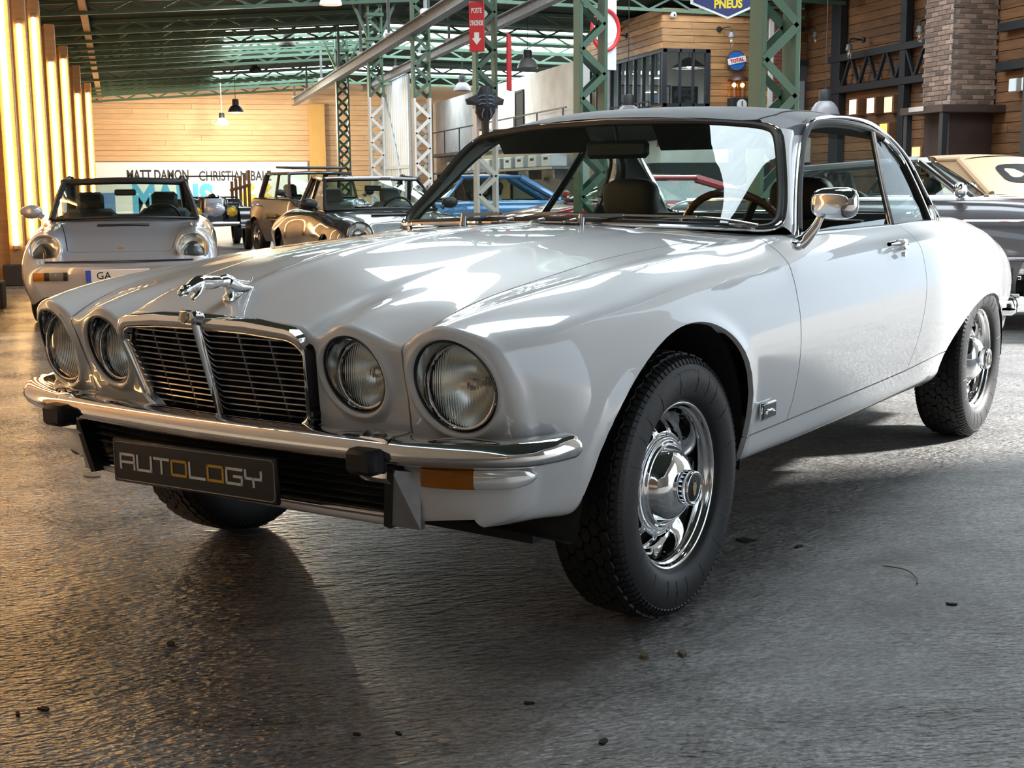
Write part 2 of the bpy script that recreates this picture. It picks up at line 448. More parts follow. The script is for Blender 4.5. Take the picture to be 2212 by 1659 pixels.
# triangulated front face
inner = roll[0][:, 1:]
pts = [tuple(p) for p in inner]; cons = []
nI = len(pts)
cons += [(i, i + 1) for i in range(nI - 1)]
pts += [(.5, .352), (.25, .352), (0., .352)]
cons += [(nI - 1, nI), (nI, nI + 1), (nI + 1, nI + 2), (nI + 2, 0)]
bpoly = np.array(pts)
def loop(poly):
    b = len(pts); pts.extend(poly); cons.extend([(b + i, b + (i + 1) % len(poly)) for i in range(len(poly))])
for (cy, cz, ry, rz) in LAMPS:
    for s in (1.0, 1.06, 1.12, 1.18, 1.25, 1.33):
        circ = [(cy + ry * s * math.cos(2 * PI * i / 48), cz + rz * s * math.sin(2 * PI * i / 48)) for i in range(48)]
        if s < 1.15: loop(circ)
        else:
            d = polydist(circ, bpoly)
            pts.extend([c for c, q in zip(circ, d) if q > .004])
gh = [p for p in GR_OUT if p[0] >= -1e-6]
loop([(max(p[0], 0), p[1]) for p in rrect_poly(.290, .317, .530, .770, .055, .05, .779) if p[0] > .2] )
lowh = [(.535, .497), (.50, .372)]
b0 = len(pts); pts += [(0.002, .497), (.535, .497), (.50, .372), (0.002, .372)]; cons += [(b0, b0 + 1), (b0 + 1, b0 + 2), (b0 + 2, b0 + 3)]
gx = [(y, z) for y in np.arange(.02, .80, .022) for z in np.arange(.36, .80, .02)]
d = polydist(gx, bpoly)
for (y, z), q in zip(gx, d):
    if q < .008: continue
    if any(((y - c[0]) / c[2]) ** 2 + ((z - c[1]) / c[3]) ** 2 < 1.36 ** 2 for c in LAMPS): continue
    pts.append((y, z))
rv, re, rf, *_ = mgeo.delaunay_2d_cdt([Vector(p) for p in pts], cons, [], 0, 1e-5)
rv = np.array([tuple(p) for p in rv])
cen = np.array([rv[list(f)].mean(0) for f in rf])
ok = polydist(cen, bpoly) > 0
for c in LAMPS: ok &= ((cen[:, 0] - c[0]) / c[2]) ** 2 + ((cen[:, 1] - c[1]) / c[3]) ** 2 > .99
grp = [(max(p[0], -.01), p[1]) for p in rrect_poly(.290, .317, .530, .770, .055, .05, .779)]
ok &= polydist(cen, grp) < 0
ok &= polydist(cen, [(-.01, .497), (.535, .497), (.50, .372), (-.01, .372)]) < 0
ok &= ~((cen[:, 0] < .285) & (cen[:, 1] > .545))
FF = [tuple(f) for f, o in zip(rf, ok) if o]
used = sorted({i for f in FF for i in f}); mp = {u: i for i, u in enumerate(used)}
yz = rv[used]; X = Fx(yz[:, 0], yz[:, 1])
dedge = polydist(yz, bpoly)
for (cy, cz, ry, rz) in LAMPS:
    rho = np.sqrt(((yz[:, 0] - cy) / ry) ** 2 + ((yz[:, 1] - cz) / rz) ** 2)
    fade = np.clip(dedge / .02, 0, 1)
    X = X + .012 * np.exp(-((rho - 1.10) / .09) ** 2) * (.35 + .65 * fade) * (dedge > 1e-5) - .004 * np.exp(-((rho - 1.42) / .13) ** 2) * fade
face = Skin(np.column_stack([X, yz]), [tuple(mp[i] for i in f) for f in FF])
if face.N[:, 0].mean() < 0: face = Skin(face.V, [f[::-1] for f in face.F])
half = half.join(face).weld(2e-4)
_h = half.V; _on = (_h[:, 2] > .80) & (_h[:, 0] < .72)          # fine raised crease along the bonnet centre
_h[:, 2] += np.where(_on, .007 * np.exp(-(_h[:, 1] / .022) ** 2) * np.clip((.70 - _h[:, 0]) / .1, 0, 1) * (_h[:, 0] > -1), 0)
half = Skin(half.V, half.F)

# ---- panels
ARCH_F = [(.53, .20), (.505, .30), (.485, .36), (.46, .44), (.43, .51), (.385, .575), (.33, .63), (.265, .675), (.185, .712), (.10, .737), (.01, .746), (-.085, .735), (-.175, .70), (-.25, .645), (-.305, .57), (-.335, .49), (-.342, .41), (-.335, .35), (-.33, .20)]
ARCH_R = [(-2.10, .20), (-2.12, .33), (-2.145, .39), (-2.175, .43), (-2.25, .492), (-2.40, .56), (-2.56, .60), (-2.70, .614), (-2.87, .603), (-3.0, .565), (-3.07, .50), (-3.10, .42), (-3.10, .20)]
ARCH_F = catmull(ARCH_F, 4); ARCH_R = catmull(ARCH_R, 4)
# flared arch edge
dv = np.maximum(polydist(half.V[:, [0, 2]], ARCH_F), polydist(half.V[:, [0, 2]], ARCH_R))
side = np.clip((half.V[:, 1] - .70) / .06, 0, 1)
half.V[:, 1] += side * .010 * np.exp(-(np.minimum(dv, 0) / .022) ** 2)
half = Skin(half.V, half.F)
def cutp(sk, fn, g=0.0): return sk.keep(fn(sk.V), g)
f_archF = lambda V: -polydist(V[:, [0, 2]], ARCH_F)
f_archR = lambda V: -polydist(V[:, [0, 2]], ARCH_R)
def seam_y(x): return np.interp(x, [-.8, -.3, .2, .5, .62, .74], [.610, .600, .590, .580, .570, .556])
def seam_f(V):
    a = seam_y(V[:, 0]); b = np.interp(V[:, 2], [.5, .56, .70, .745, .765], [.527, .530, .543, .551, .556])
    t = np.clip((V[:, 2] - .745) / .03, 0, 1); t = np.where(V[:, 0] < .60, 1, t); return a * t + b * (1 - t)
f_hood = lambda V: seam_f(V) - V[:, 1]
def hood_rear(y): return -.60 - .30 * y ** 2
f_hoodrear = lambda V: V[:, 0] - hood_rear(V[:, 1])
f_bump = lambda V: np.where(V[:, 0] > .28, V[:, 2] - .507, .3)
f_low = lambda V: np.where((V[:, 0] > .28), .507 - V[:, 2], np.where(V[:, 2] > 0, -.3, 0))
f_doorF = lambda V: V[:, 0] - np.interp(V[:, 2], [.3, .40, .46, .55, .68, .76, .82, .90, .93], [-.62, -.632, -.645, -.648, -.642, -.64, -.645, -.685, -.72])
f_doorR = lambda V: V[:, 0] - np.interp(V[:, 2], [.3, .42, .5, .57, .72, .85, .93], [-1.70, -1.735, -1.765, -1.785, -1.815, -1.815, -1.80])
f_sill = lambda V: V[:, 2] - np.interp(V[:, 0], [-2.3, -2.1, -1.7, -.62, -.3, .3], [.44, .425, .412, .402, .400, .40])
CABIN = [(-.70, -.1), (-.715, .3), (-.76, .55), (-.84, .735), (-1.3, .752), (-1.8, .755), (-2.2, .748), (-2.34, .735), (-2.5, .62), (-2.66, .45), (-2.70, .2), (-2.70, -.1)]
CABIN = [tuple(p) for p in CABIN]
f_cab = lambda V: np.where(V[:, 2] > .88, -polydist(V[:, :2], CABIN), .2)
half = cutp(cutp(half, f_archF), f_archR)
half = cutp(half, f_cab)
g = .0022
GAP = g
def panel(name, sk, mat=WHITE, both=True, lip=.014, label=None):
    objs = []
    for s in ((sk, sk.mirror()) if both else (sk,)):
        o = s.build(name, mat, coupe, lip); objs.append(o)
        if label: o['label'] = label
    return objs
front = lambda V: V[:, 0] - (-.66 + 0 * V[:, 1])
# bonnet (both halves welded), includes the inner lamp surrounds
hood = cutp(cutp(cutp(half, f_hood, g), f_hoodrear, g), f_bump)
hood_full = hood.join(hood.mirror()).weld(2e-4)
hood_o = hood_full.build('hood', WHITE, coupe, .014)
# scuttle between bonnet and windscreen
rest = cutp(half, lambda V: -np.minimum(f_hood(V) + g, f_hoodrear(V) + g))       # outside the bonnet
wing = cutp(cutp(rest, f_doorF, g), f_bump)
scut = cutp(wing, lambda V: np.minimum(.655 - V[:, 1], hood_rear(V[:, 1]) - V[:, 0] + .02))
scut_full = scut.join(scut.mirror()).weld(2e-4); scut_full.build('scuttle_panel', WHITE, coupe, .01)
wing = cutp(wing, lambda V: -np.minimum(.655 - V[:, 1], hood_rear(V[:, 1]) - V[:, 0] + .02))
wing = cutp(wing, lambda V: np.maximum(f_sill(V), V[:, 0] - .0), g)
panel('front_wing', wing)
# rear of the door seam
back = cutp(rest, lambda V: -f_doorF(V), g)
door = cutp(cutp(back, f_doorR, g), f_sill, g); panel('door', door)
quarter = cutp(cutp(back, lambda V: -f_doorR(V), g), lambda V: np.where(V[:, 0] > -2.5, f_sill(V), .2), g)
deck = cutp(quarter, lambda V: np.minimum(.60 - .10 * (V[:, 0] < -3.4) - V[:, 1], -2.2 - V[:, 0]), g)
quarter = cutp(quarter, lambda V: -np.minimum(.60 - .10 * (V[:, 0] < -3.4) - V[:, 1], -2.2 - V[:, 0]), g)
panel('rear_wing', quarter)
deck.join(deck.mirror()).weld(2e-4).build('boot_lid', WHITE, coupe, .014)
sill = cutp(cutp(half, lambda V: -f_sill(V), g), lambda V: np.minimum(-V[:, 0] + .0, V[:, 0] + 2.3)); panel('sill', sill)
# valance below the bumper
low = cutp(half, f_low)
low = cutp(low, lambda V: V[:, 0] - .30)
lowf = low.join(low.mirror()).weld(2e-4); lowf.build('front_valance', WHITE, coupe, .012)
# tail panel closing the rear end
te = G[-1]; tv = [(-3.74, y, z) for y, z in te]; tv = tv + [(x, -y, z) for x, y, z in tv[::-1] if y > 1e-6]
mid = (-3.78, 0, .58); N_ = len(tv)
inner_ = [(-3.775, v[1] * .93, .585 + (v[2] - .585) * .90) for v in tv]
mesh_obj('tail_panel', tv + inner_ + [mid], [(i, (i + 1) % N_, N_ + (i + 1) % N_, N_ + i) for i in range(N_)] + [(N_ + i, N_ + (i + 1) % N_, 2 * N_) for i in range(N_)], WHITE, coupe)
# wheel housings, underbody, bulkheads (dark)
for A in (ARCH_F, ARCH_R):
    A = [(p[0], max(p[1], .31)) for p in A]
    for sgn in (-1, 1):
        mb = MB(); mb.grid([[(p[0], sgn * .835, p[1] + .004) for p in A], [(p[0], sgn * .50, p[1] + .02) for p in A]])
        mb.add([(p[0], sgn * .5, p[1] + .02) for p in A] + [((A[0][0] + A[-1][0]) / 2, sgn * .5, .31)], [(i, i + 1, len(A)) for i in range(len(A) - 1)])
        mb.build("wheel_housing", DARK, coupe, fix=True)
mb = MB(); mb.box((-1.5, 0, .30), (4.0, 1.44, .02)); mb.box((.30, 0, .40), (.5, .9, .16)); mb.box((-.1, 0, .28), (.16, 1.1, .08)); mb.box((.06, 0, .26), (.10, 1.3, .05))
mb.build('floor_pan', DARK, coupe)
# ---- greenhouse of the coupe
V3 = lambda *a: Vector(a)
def mir(P): return [Vector((p[0], -p[1], p[2])) for p in P]
WSH = [(-.66, 0, .957), (-.675, .35, .953), (-.74, .60, .945), (-.795, .69, .940), (-.83, .722, .952), (-.87, .722, .985), (-.955, .688, 1.07), (-1.055, .635, 1.19), (-1.10, .602, 1.236), (-1.11, .56, 1.258), (-1.105, .48, 1.270), (-1.08, .30, 1.285), (-1.065, 0, 1.296)]
ws_half = catmull(WSH, 5)
ws_loop = ws_half + mir(ws_half[1:-1])[::-1]
MB().tube(ws_loop, .0075, 8, closed=True).build('windscreen_chrome', CHROME, coupe)
ins = []
cen_ = Vector((-.90, 0, 1.12))
for p in ws_loop: ins.append(p + (cen_ - p).normalized() * .017)
MB().tube(ins, .011, 8, closed=True).build('windscreen_seal', RUBBER, coupe)
# glass: rows between the two sides
def pane(loopH, n, mat, name, bulge=0.0, axis=0):
    """half loop from bottom centre round to top centre -> symmetric pane"""
    h = [Vector(p) for p in loopH]
    N = len(h); mid = N // 2; bot = h[:mid + 1]; top = h[mid:][::-1]
    m_ = min(len(bot), len(top)); ii = np.linspace(0, 1, 24)
    def res(c):
        L = np.concatenate([[0], np.cumsum([(c[i + 1] - c[i]).length for i in range(len(c) - 1)])]); L /= L[-1]
        a = np.array([tuple(p) for p in c]); return np.column_stack([np.interp(ii, L, a[:, k]) for k in range(3)])
    A = res(bot); B = res(top); P = []
    for i in range(24):
        row = []
        for j in range(n + 1):
            t = j / n; q = A[i] * (1 - t) + B[i] * t
            row.append(q)
        P.append(row)
    full_ = [[(p[0], -p[1], p[2]) for p in r] for r in P[::-1][:-1]] + P
    return MB().grid(full_).build(name, mat, coupe, fix=True)
ws_in = catmull([tuple(Vector(p) + (cen_ - Vector(p)).normalized() * .004) for p in WSH], 5)
pane(ws_in, 10, GLASS, 'windscreen')
# drip rail along the side
DRIP = [(-.862, .756, .918), (-1.004, .697, 1.042), (-1.156, .643, 1.172), (-1.276, .611, 1.240), (-1.34, .600, 1.268), (-1.426, .591, 1.288), (-1.616, .584, 1.303), (-1.80, .583, 1.305), (-1.945, .586, 1.297), (-2.041, .597, 1.274), (-2.172, .618, 1.222), (-2.255, .649, 1.152), (-2.295, .695, 1.047), (-2.306, .752, .939)]
dr = catmull(DRIP, 6)
for s in (1, -1):
    D = dr if s > 0 else mir(dr)
    MB().tube([p + V3(0, s * .008, 0) for p in D], .008, 8).build('drip_rail', CHROME, coupe)
# roof skin
nU = 26; nV = 28
iA = 4 * 6; iB = 8 * 6 + 3
Droof = [dr[iA + int(round((iB - iA) * i / nU))] for i in range(nU + 1)]
A0 = Vector((-1.118, .598, 1.246))
cl = catmull([(-1.055, 0, 1.300), (-1.13, 0, 1.325), (-1.28, 0, 1.342), (-1.5, 0, 1.352), (-1.75, 0, 1.352), (-1.98, 0, 1.342), (-2.12, 0, 1.328), (-2.20, 0, 1.312)], 8)
def resample(c, n):
    L = np.concatenate([[0], np.cumsum([(c[i + 1] - c[i]).length for i in range(len(c) - 1)])]); L /= L[-1]
    a = np.array([tuple(p) for p in c]); q = np.linspace(0, 1, n + 1); return [Vector(v) for v in np.column_stack([np.interp(q, L, a[:, k]) for k in range(3)])]
edge = resample([A0, Vector((-1.19, .605, 1.252)), Vector((-1.27, .602, 1.262))] + [p for p in dr[iA:iB]] + [Vector((-2.115, .585, 1.262))], nU)
cl = resample(cl, nU)
P = []
for i in range(nU + 1):
    e = edge[i]; c = cl[i]; row = []
    for j in range(-nV // 2, nV // 2 + 1):
        t = abs(j) / (nV / 2); t = t ** .85
        y = e.y * t; q = t * t
        ex = 2.2 + 1.2 * math.sin(PI * i / nU)
        z = c.z - (c.z - e.z) * (t ** ex)
        x = c.x + (e.x - c.x) * q
        row.append(Vector((x, y if j > 0 else -y, z)))
    P.append(row)
MB().grid(P).build('roof_skin', VINYL, coupe)
for s in (1, -1):                       # welted seams of the vinyl
    jj = nV // 2 + s * int(nV * .42)
    MB().tube([P[i][jj] + V3(0, 0, .001) for i in range(nU + 1)], .0028, 5).build('roof_seam', VINYL, coupe)
# header black strip between roof and windscreen
# A-pillars: painted skin between windscreen and drip rail
def ruled(name, a, b, mat, n=6, bul=None, m_=20):
    a = resample([Vector(p) for p in a], m_); b = resample([Vector(p) for p in b], m_); out = []
    for s in (1, -1):
        P = []
        for i in range(m_ + 1):
            row = []
            for j in range(n + 1):
                t = j / n; q = a[i].lerp(b[i], t)
                if bul is not None: q = q + Vector(bul) * (4 * t * (1 - t))
                row.append(Vector((q.x, s * q.y, q.z)))
            P.append(row)
        out.append(MB().grid(P).build(name, mat, coupe))
    return out
wside = [(-.80, .705, .935), (-.835, .727, .950), (-.87, .728, .985), (-.955, .694, 1.07), (-1.055, .641, 1.19), (-1.105, .608, 1.238), (-1.12, .598, 1.250)]
dside = [tuple(p) for p in dr[0:iA + 1]]
ruled('windscreen_pillar', wside[1:], [(-.862, .757, .916)] + dside[1:18], WHITE, 6, (.004, .006, .004))
ruled('pillar_cover', [(-1.085, .620, 1.215), (-1.118, .598, 1.247), (-1.19, .60, 1.257)], [tuple(dr[17]), tuple(dr[20]), tuple(dr[24])], VINYL, 6, (.004, .006, .004))
# rear quarter (sail) panels in vinyl and rear window
BLs = [(-2.115, .585, 1.262), (-2.20, .56, 1.26), (-2.40, .585, 1.14), (-2.58, .60, 1.02), (-2.68, .60, .93)]
bk = catmull(BLs, 6)
ruled('rear_pillar', [tuple(p) for p in dr[iB - 3:]], [tuple(p) for p in bk[4:]], VINYL, 8, (-.004, .018, .006), 24)
BL = [(-2.70, 0, .945), (-2.69, .30, .943), (-2.66, .52, .938), (-2.62, .585, .955), (-2.57, .597, 1.02), (-2.40, .583, 1.14), (-2.25, .560, 1.235), (-2.205, .51, 1.268), (-2.19, .3, 1.295), (-2.19, 0, 1.305)]
bl = catmull(BL, 5); bloop = bl + mir(bl[1:-1])[::-1]
MB().tube(bloop, .012, 6, closed=True).build('rear_window_chrome', CHROME, coupe)
pane(bl, 8, GLASS, 'rear_window')
# side windows: frames, glass
DW = [(-.905, .752, .925), (-1.026, .700, 1.041), (-1.179, .645, 1.173), (-1.289, .617, 1.236), (-1.36, .606, 1.258), (-1.45, .600, 1.270), (-1.62, .598, 1.276), (-1.80, .600, 1.272), (-1.93, .604, 1.262)]
QW = [(-1.955, .606, 1.258), (-2.03, .611, 1.243), (-2.115, .621, 1.212), (-2.18, .644, 1.160), (-2.212, .688, 1.062), (-2.222, .727, .975), (-2.215, .752, .925)]
BP = [(-1.945, .606, 1.262), (-1.84, .686, 1.067), (-1.760, .752, .924)]
dw = catmull(DW, 5); qw = catmull(QW, 5); bp = catmull(BP, 6)
SGLASS = glass_mat('side_glass', (.62, .74, .70), .55)
def side_pane(name, loopp):
    pts2 = [Vector((p[0], p[1], p[2])) for p in loopp]
    for s in (1, -1):
        c = sum(pts2, Vector()) / len(pts2)
        n = len(pts2)
        mesh_obj(name, [(p.x, s * p.y, p.z) for p in pts2] + [(c.x, s * (c.y + .004), c.z)], [(i, (i + 1) % n, n) for i in range(n)], SGLASS, coupe)
glass_door = catmull(DW, 4)
low = [Vector((x, .753 + .0015 * math.sin(x), .917)) for x in np.linspace(-1.755, -.915, 6)]
# door glass wound down part-way: its upper edge shows just above the belt
win_top = [(-1.745, .742, .948), (-1.6, .744, .945), (-1.4, .746, .940), (-1.2, .747, .937), (-1.05, .749, .930)]
for s in (1, -1):
    P = [[Vector((p[0], s * p[1], p[2])) for p in win_top], [Vector((p[0], s * .753, .90)) for p in win_top]]
    MB().grid(P).build('door_glass', GLASS, coupe)
side_pane('quarter_glass', [tuple(p) for p in bp[::-1]] + [tuple(p) for p in qw] + [(-2.0, .754, .92)])
for s in (1, -1):
    f = (lambda L: L) if s > 0 else mir
    MB().tube(f([p + V3(0, .003, .010) for p in dw] + [p + V3(0, .003, .008) for p in qw]), .011, 8).build('window_seal', RUBBER, coupe)
    MB().tube(f([p + V3(0.012, .004, 0) for p in bp]), .007, 8).build('window_pillar', CHROME, coupe)
    MB().tube(f([p + V3(-.010, .001, 0) for p in bp]), .012, 8).build('window_pillar_seal', RUBBER, coupe)
    MB().tube(f([p + V3(.0, .008, 0) for p in qw[6:]]), .007, 8).build('quarter_chrome', CHROME, coupe)
    # chrome ends of the rear drip channels at the belt
    for dx in (-.006, .022, .045):
        MB().tube(f([Vector((-2.30 + dx, .756, .918)), Vector((-2.305 + dx, .752, .95)), Vector((-2.303 + dx, .737, .985))]), .011, 8).build('channel_end', CHROME, coupe)
    belt = [Vector((x, .7585, .923 + .004 * (x < -1.8))) for x in np.linspace(-2.3, -.90, 12)]
    MB().tube(f(belt), .007, 6).build('belt_moulding', CHR_D, coupe)
    # inner roof rail, dark
    MB().tube(f([p + V3(0, -.02, -.012) for p in dr[18:]]), .022, 6).build('roof_rail_trim', BLACK, coupe)
# ---- interior
LEATHER = pm('black_leather', (.013, .0135, .015), .6, bump=(260, .15, 3))
TRIM = pm('cabin_trim', (.02, .02, .022), .7)
WOOD = pm('walnut', (.16, .055, .018), .25, coat=.8, noise=(14, (.05, .015, .006), .25, (1, 1, 6)))
mb = MB()
P = []
for x, z in ((-.70, .938), (-.80, .945), (-.98, .940), (-1.05, .915), (-1.07, .86), (-1.08, .70), (-1.0, .62)):
    P.append([(x - .10 * (abs(y) / .70) ** 2 * (x > -.9), y, z) for y in np.linspace(-.715, .715, 15)])
mb.grid(P); mb.build('dashboard', TRIM, coupe)
mb = MB(); mb.box((-1.078, 0, .80), (.012, 1.36, .10)); mb.build('dash_veneer', WOOD, coupe)
mb = MB(); mb.lathe([(.0, .06), (.07, .055), (.11, .03), (.12, 0)], Matrix.Translation((-1.0, .37, .90)) @ Matrix.Scale(1.4, 4, (0, 1, 0)), 18)
mb.build('instrument_binnacle', TRIM, coupe)
# steering wheel
SW = Matrix.Translation((-1.27, .385, .868)) @ Matrix.Rotation(math.radians(-64), 4, 'Y')
mb = MB(); mb.tube([SW @ Vector((.20 * math.cos(a), .20 * math.sin(a), 0)) for a in np.linspace(0, 2 * PI, 49)[:-1]], .0135, 8, closed=True)
swo = mb.build('steering_wheel', WOOD, coupe)
mb = MB()
for a in (90, 210, 330):
    a = math.radians(a + 60); mb.bar(SW @ Vector((.02 * math.cos(a), .02 * math.sin(a), -.02)), SW @ Vector((.195 * math.cos(a), .195 * math.sin(a), 0)), .03, .008)
mb.lathe([(0, .01), (.05, .005), (.06, -.03)], SW @ Matrix.Translation((0, 0, -.02)), 16)
mb.cyl(SW @ Vector((0, 0, -.02)), SW @ Vector((0, 0, -.30)), .03, .03, 10)
mb.build('steering_spokes', BLACK, swo)
def seat_shape(name, c, w, zseat, back_h, rake, headrest=True):
    x, y = c
    st = MB(); P = []
    for i in range(9):
        t = i / 8; P.append([])
        for j in range(13):
            a = 2 * PI * j / 13; hw = w / 2 * (1 - .05 * t)
            cx, sy = math.cos(a), math.sin(a)
            sq = lambda v: math.copysign(abs(v) ** .45, v)
            xx = x - .26 - rake * t * back_h; thick = .075 - .02 * t
            P[-1].append((xx + sq(cx) * thick, y + sq(sy) * hw, zseat + t * back_h))
    st.grid(P, close_v=True); st.f.append(tuple(8 * 13 + j for j in range(13)))
    o = st.build(name, LEATHER, coupe, fix=True)
    cu = MB(); cu.box((x, y, zseat - .04), (.52, w, .17), None, .05); cu.build('seat_cushion', LEATHER, o)
    for k in range(1, 8):      # pleats
        yy = y - w * .36 + w * .72 * k / 8
        MB().tube([(x - .185 - rake * back_h * t, yy, zseat + back_h * t) for t in (.15, .5, .93)], .006, 5).build('pleat', LEATHER, o)
    if headrest:
        h = MB(); xx = x - .28 - rake * back_h
        sqv = lambda v, e: math.copysign(abs(v) ** e, v)
        h.grid([[Vector((xx - .02, y, zseat + back_h + .075)) + Vector((.045 * sqv(math.sin(a), .6) * sqv(math.cos(b), .6), .125 * sqv(math.sin(a), .6) * sqv(math.sin(b), .6), .085 * sqv(math.cos(a), .6))) for b in np.linspace(0, 2 * PI, 25)[:-1]] for a in np.linspace(.02, PI - .02, 15)], close_v=True)
        h.cyl((xx, y - .06, zseat + back_h - .02), (xx - .01, y - .06, zseat + back_h + .06), .007); h.cyl((xx, y + .06, zseat + back_h - .02), (xx - .01, y + .06, zseat + back_h + .06), .007)
        h.build('headrest', LEATHER, o)
    return o
seat_shape('front_seat', (-1.45, .37), .54, .52, .42, .30)
seat_shape('front_seat', (-1.45, -.37), .54, .52, .42, .30)
seat_shape('rear_seat', (-2.05, 0), 1.24, .55, .40, .25, False)
mb = MB(); mb.box((-2.50, 0, .905), (.40, 1.20, .012)); mb.build('parcel_shelf', TRIM, coupe)
for s in (1, -1):
    mb = MB(); mb.box((-1.25, s * .715, .74), (1.15, .03, .34), None, .01); mb.build('door_card', TRIM, coupe)
mb = MB(); P = [[(p[0] - .0, p[1] * .96, p[2] - .018) for p in row] for row in P] if False else None
hl = []
for i in range(nU + 1):
    e = edge[i]; c = cl[i]
    hl.append([Vector((c.x + (e.x - c.x) * (t * t), e.y * .97 * t * (1 if s > 0 else 1), c.z - .028 - (c.z - e.z) * abs(t) ** 2.6)) for t, s in [(k / 8, k) for k in range(-8, 9)]])
MB().grid(hl).build('headlining', pm('headlining', (.03, .03, .032), .9), coupe)
# sun visors and mirror
for s in (1, -1):
    mb = MB(); mb.box((-1.155, s * .33, 1.235), (.010, .40, .115), Matrix.Rotation(math.radians(40), 3, 'Y'), .004); mb.build('sun_visor', BLACK, coupe)
mb = MB(); mb.box((-1.10, .01, 1.195), (.03, .235, .062), Matrix.Rotation(.12, 3, 'Z'), .014); mb.cyl((-1.11, .01, 1.2), (-1.10, .0, 1.28), .007); mb.build('interior_mirror', BLACK, coupe)
# ---- grille
def gx_(y, z): return .748 + .30 * (z - .66) - .10 * y * y
ring = GR_OUT; nG = len(ring)
def gring(off, ins_s, ins_t, ins_b):
    out = []
    for y, z in ring:
        t = max(0, min(1, (z - .533) / .25)); yy = y - math.copysign(ins_s, y) * min(1, abs(y) / .2)
        zz = z - ins_t * max(0, (z - .66) / .12) if z > .66 else z + ins_b * max(0, (.66 - z) / .127)
        out.append((gx_(yy, zz) + off, yy, zz))
    return out
P = [gring(-.02, -.004, -.004, -.002), gring(.010, -.004, -.003, -.002), gring(.018, -.001, .001, .001), gring(.022, .004, .012, .005), gring(.020, .009, .028, .009), gring(.014, .013, .032, .012), gring(-.03, .019, .034, .017)]
gr_frame = MB().grid(P, close_v=True).build('grille_frame', CHROME, coupe, angle=50)
gin = gring(-.055, .019, .034, .017)
mesh_obj('grille_back', gin + [(.66, 0, .655)], [(i, (i + 1) % nG, nG) for i in range(nG)], DARK, coupe)
SLAT = pm('grille_slat', (.55, .55, .56), .25, 1.0)
def in_half(z):
    return .312 - .027 * (.772 - z) / .24 - .020 - max(0, .05 - (.772 - .027 - z)) * .5 - max(0, .045 - (z - .55)) * .5
for k in range(13):
    z = .560 + k * .0150
    hw = in_half(z); ys = np.linspace(-hw, hw, 13)
    P = []
    for dx, dz in ((-.014, -.0012), (-.002, -.0024), (0, -.0015), (0, .0015), (-.002, .0024), (-.014, .0012)):
        P.append([(gx_(y, z + dz) + dx + .006 - .012 * abs(y) / .3, y, z + dz) for y in ys])
    MB().grid(P).build('grille_slat', SLAT, coupe)
for y in (-.195, -.105, .105, .195):
    P = []
    for dx, dy in ((-.04, -.0018), (.004, -.0018), (.007, 0), (.004, .0018), (-.04, .0018)):
        P.append([(gx_(y, z) + dx - .012 * abs(y) / .3, y + dy, z) for z in np.linspace(.552, .752, 9)])
    MB().grid(P).build('grille_vane', pm('grille_vane', (.16, .16, .17), .3, 1.0), coupe)
P = []
for z in np.linspace(.538, .775, 10):
    t = (z - .538) / .237; w = .0065 + .0055 * t; x0 = gx_(0, z)
    P.append([(x0 - .02, -w, z), (x0 + .018, -w, z), (x0 + .030, -w * .55, z), (x0 + .036, 0, z), (x0 + .030, w * .55, z), (x0 + .018, w, z), (x0 - .02, w, z)])
rib = MB().grid(P); rib.f.append(tuple(range(7))[::-1]); rib.build('grille_rib', CHROME, coupe)
# crown badge above the rib
mb = MB(); mb.box((.815, 0, .784), (.035, .056, .030), Matrix.Rotation(math.radians(-17), 3, 'Y'), .006); cb = mb.build('crown_badge', CHROME, coupe)
mb = MB(); mb.lathe([(0, .004), (.010, .004), (.011, 0)], Matrix.Translation((.8325, 0, .786)) @ Matrix.Rotation(math.radians(73), 4, 'Y') @ Matrix.Scale(1.3, 4, (1, 0, 0)), 16)
mb.build('badge_medallion', pm('badge_silver', (.30, .28, .25), .3, 1.0), cb)

# ---- headlamps
def lens_mat():
    m = bpy.data.materials.new('lamp_lens'); m.use_nodes = True; n = m.node_tree.nodes; l = m.node_tree.links; n.clear()
    o = n.new('ShaderNodeOutputMaterial'); mx = n.new('ShaderNodeMixShader'); fr = n.new('ShaderNodeFresnel'); fr.inputs[0].default_value = 1.45
    ge = n.new('ShaderNodeNewGeometry'); mi = n.new('ShaderNodeMapRange'); mi.inputs['To Min'].default_value = 1.45; mi.inputs['To Max'].default_value = 1 / 1.45; l.new(ge.outputs['Backfacing'], mi.inputs[0]); l.new(mi.outputs[0], fr.inputs[0])
    rf = n.new('ShaderNodeBsdfRefraction'); rf.inputs['IOR'].default_value = 1.12; rf.inputs['Roughness'].default_value = .02; rf.inputs['Color'].default_value = (.95, .96, .93, 1)
    gl = n.new('ShaderNodeBsdfGlossy'); gl.inputs['Roughness'].default_value = .03
    tc = n.new('ShaderNodeTexCoord'); wv = n.new('ShaderNodeTexWave'); wv.bands_direction = 'Y'; wv.inputs['Scale'].default_value = 45; wv.inputs['Distortion'].default_value = 0
    bp = n.new('ShaderNodeBump'); bp.inputs['Strength'].default_value = .30; bp.inputs['Distance'].default_value = .004
    l.new(tc.outputs['Object'], wv.inputs[0]); l.new(wv.outputs[0], bp.inputs['Height'])
    l.new(bp.outputs[0], rf.inputs['Normal'])
    l.new(fr.outputs[0], mx.inputs[0]); l.new(rf.outputs[0], mx.inputs[1]); l.new(gl.outputs[0], mx.inputs[2]); l.new(mx.outputs[0], o.inputs[0])
    return m
LENS = lens_mat(); REFL = pm('lamp_reflector', (.90, .89, .86), .26, 1.0)
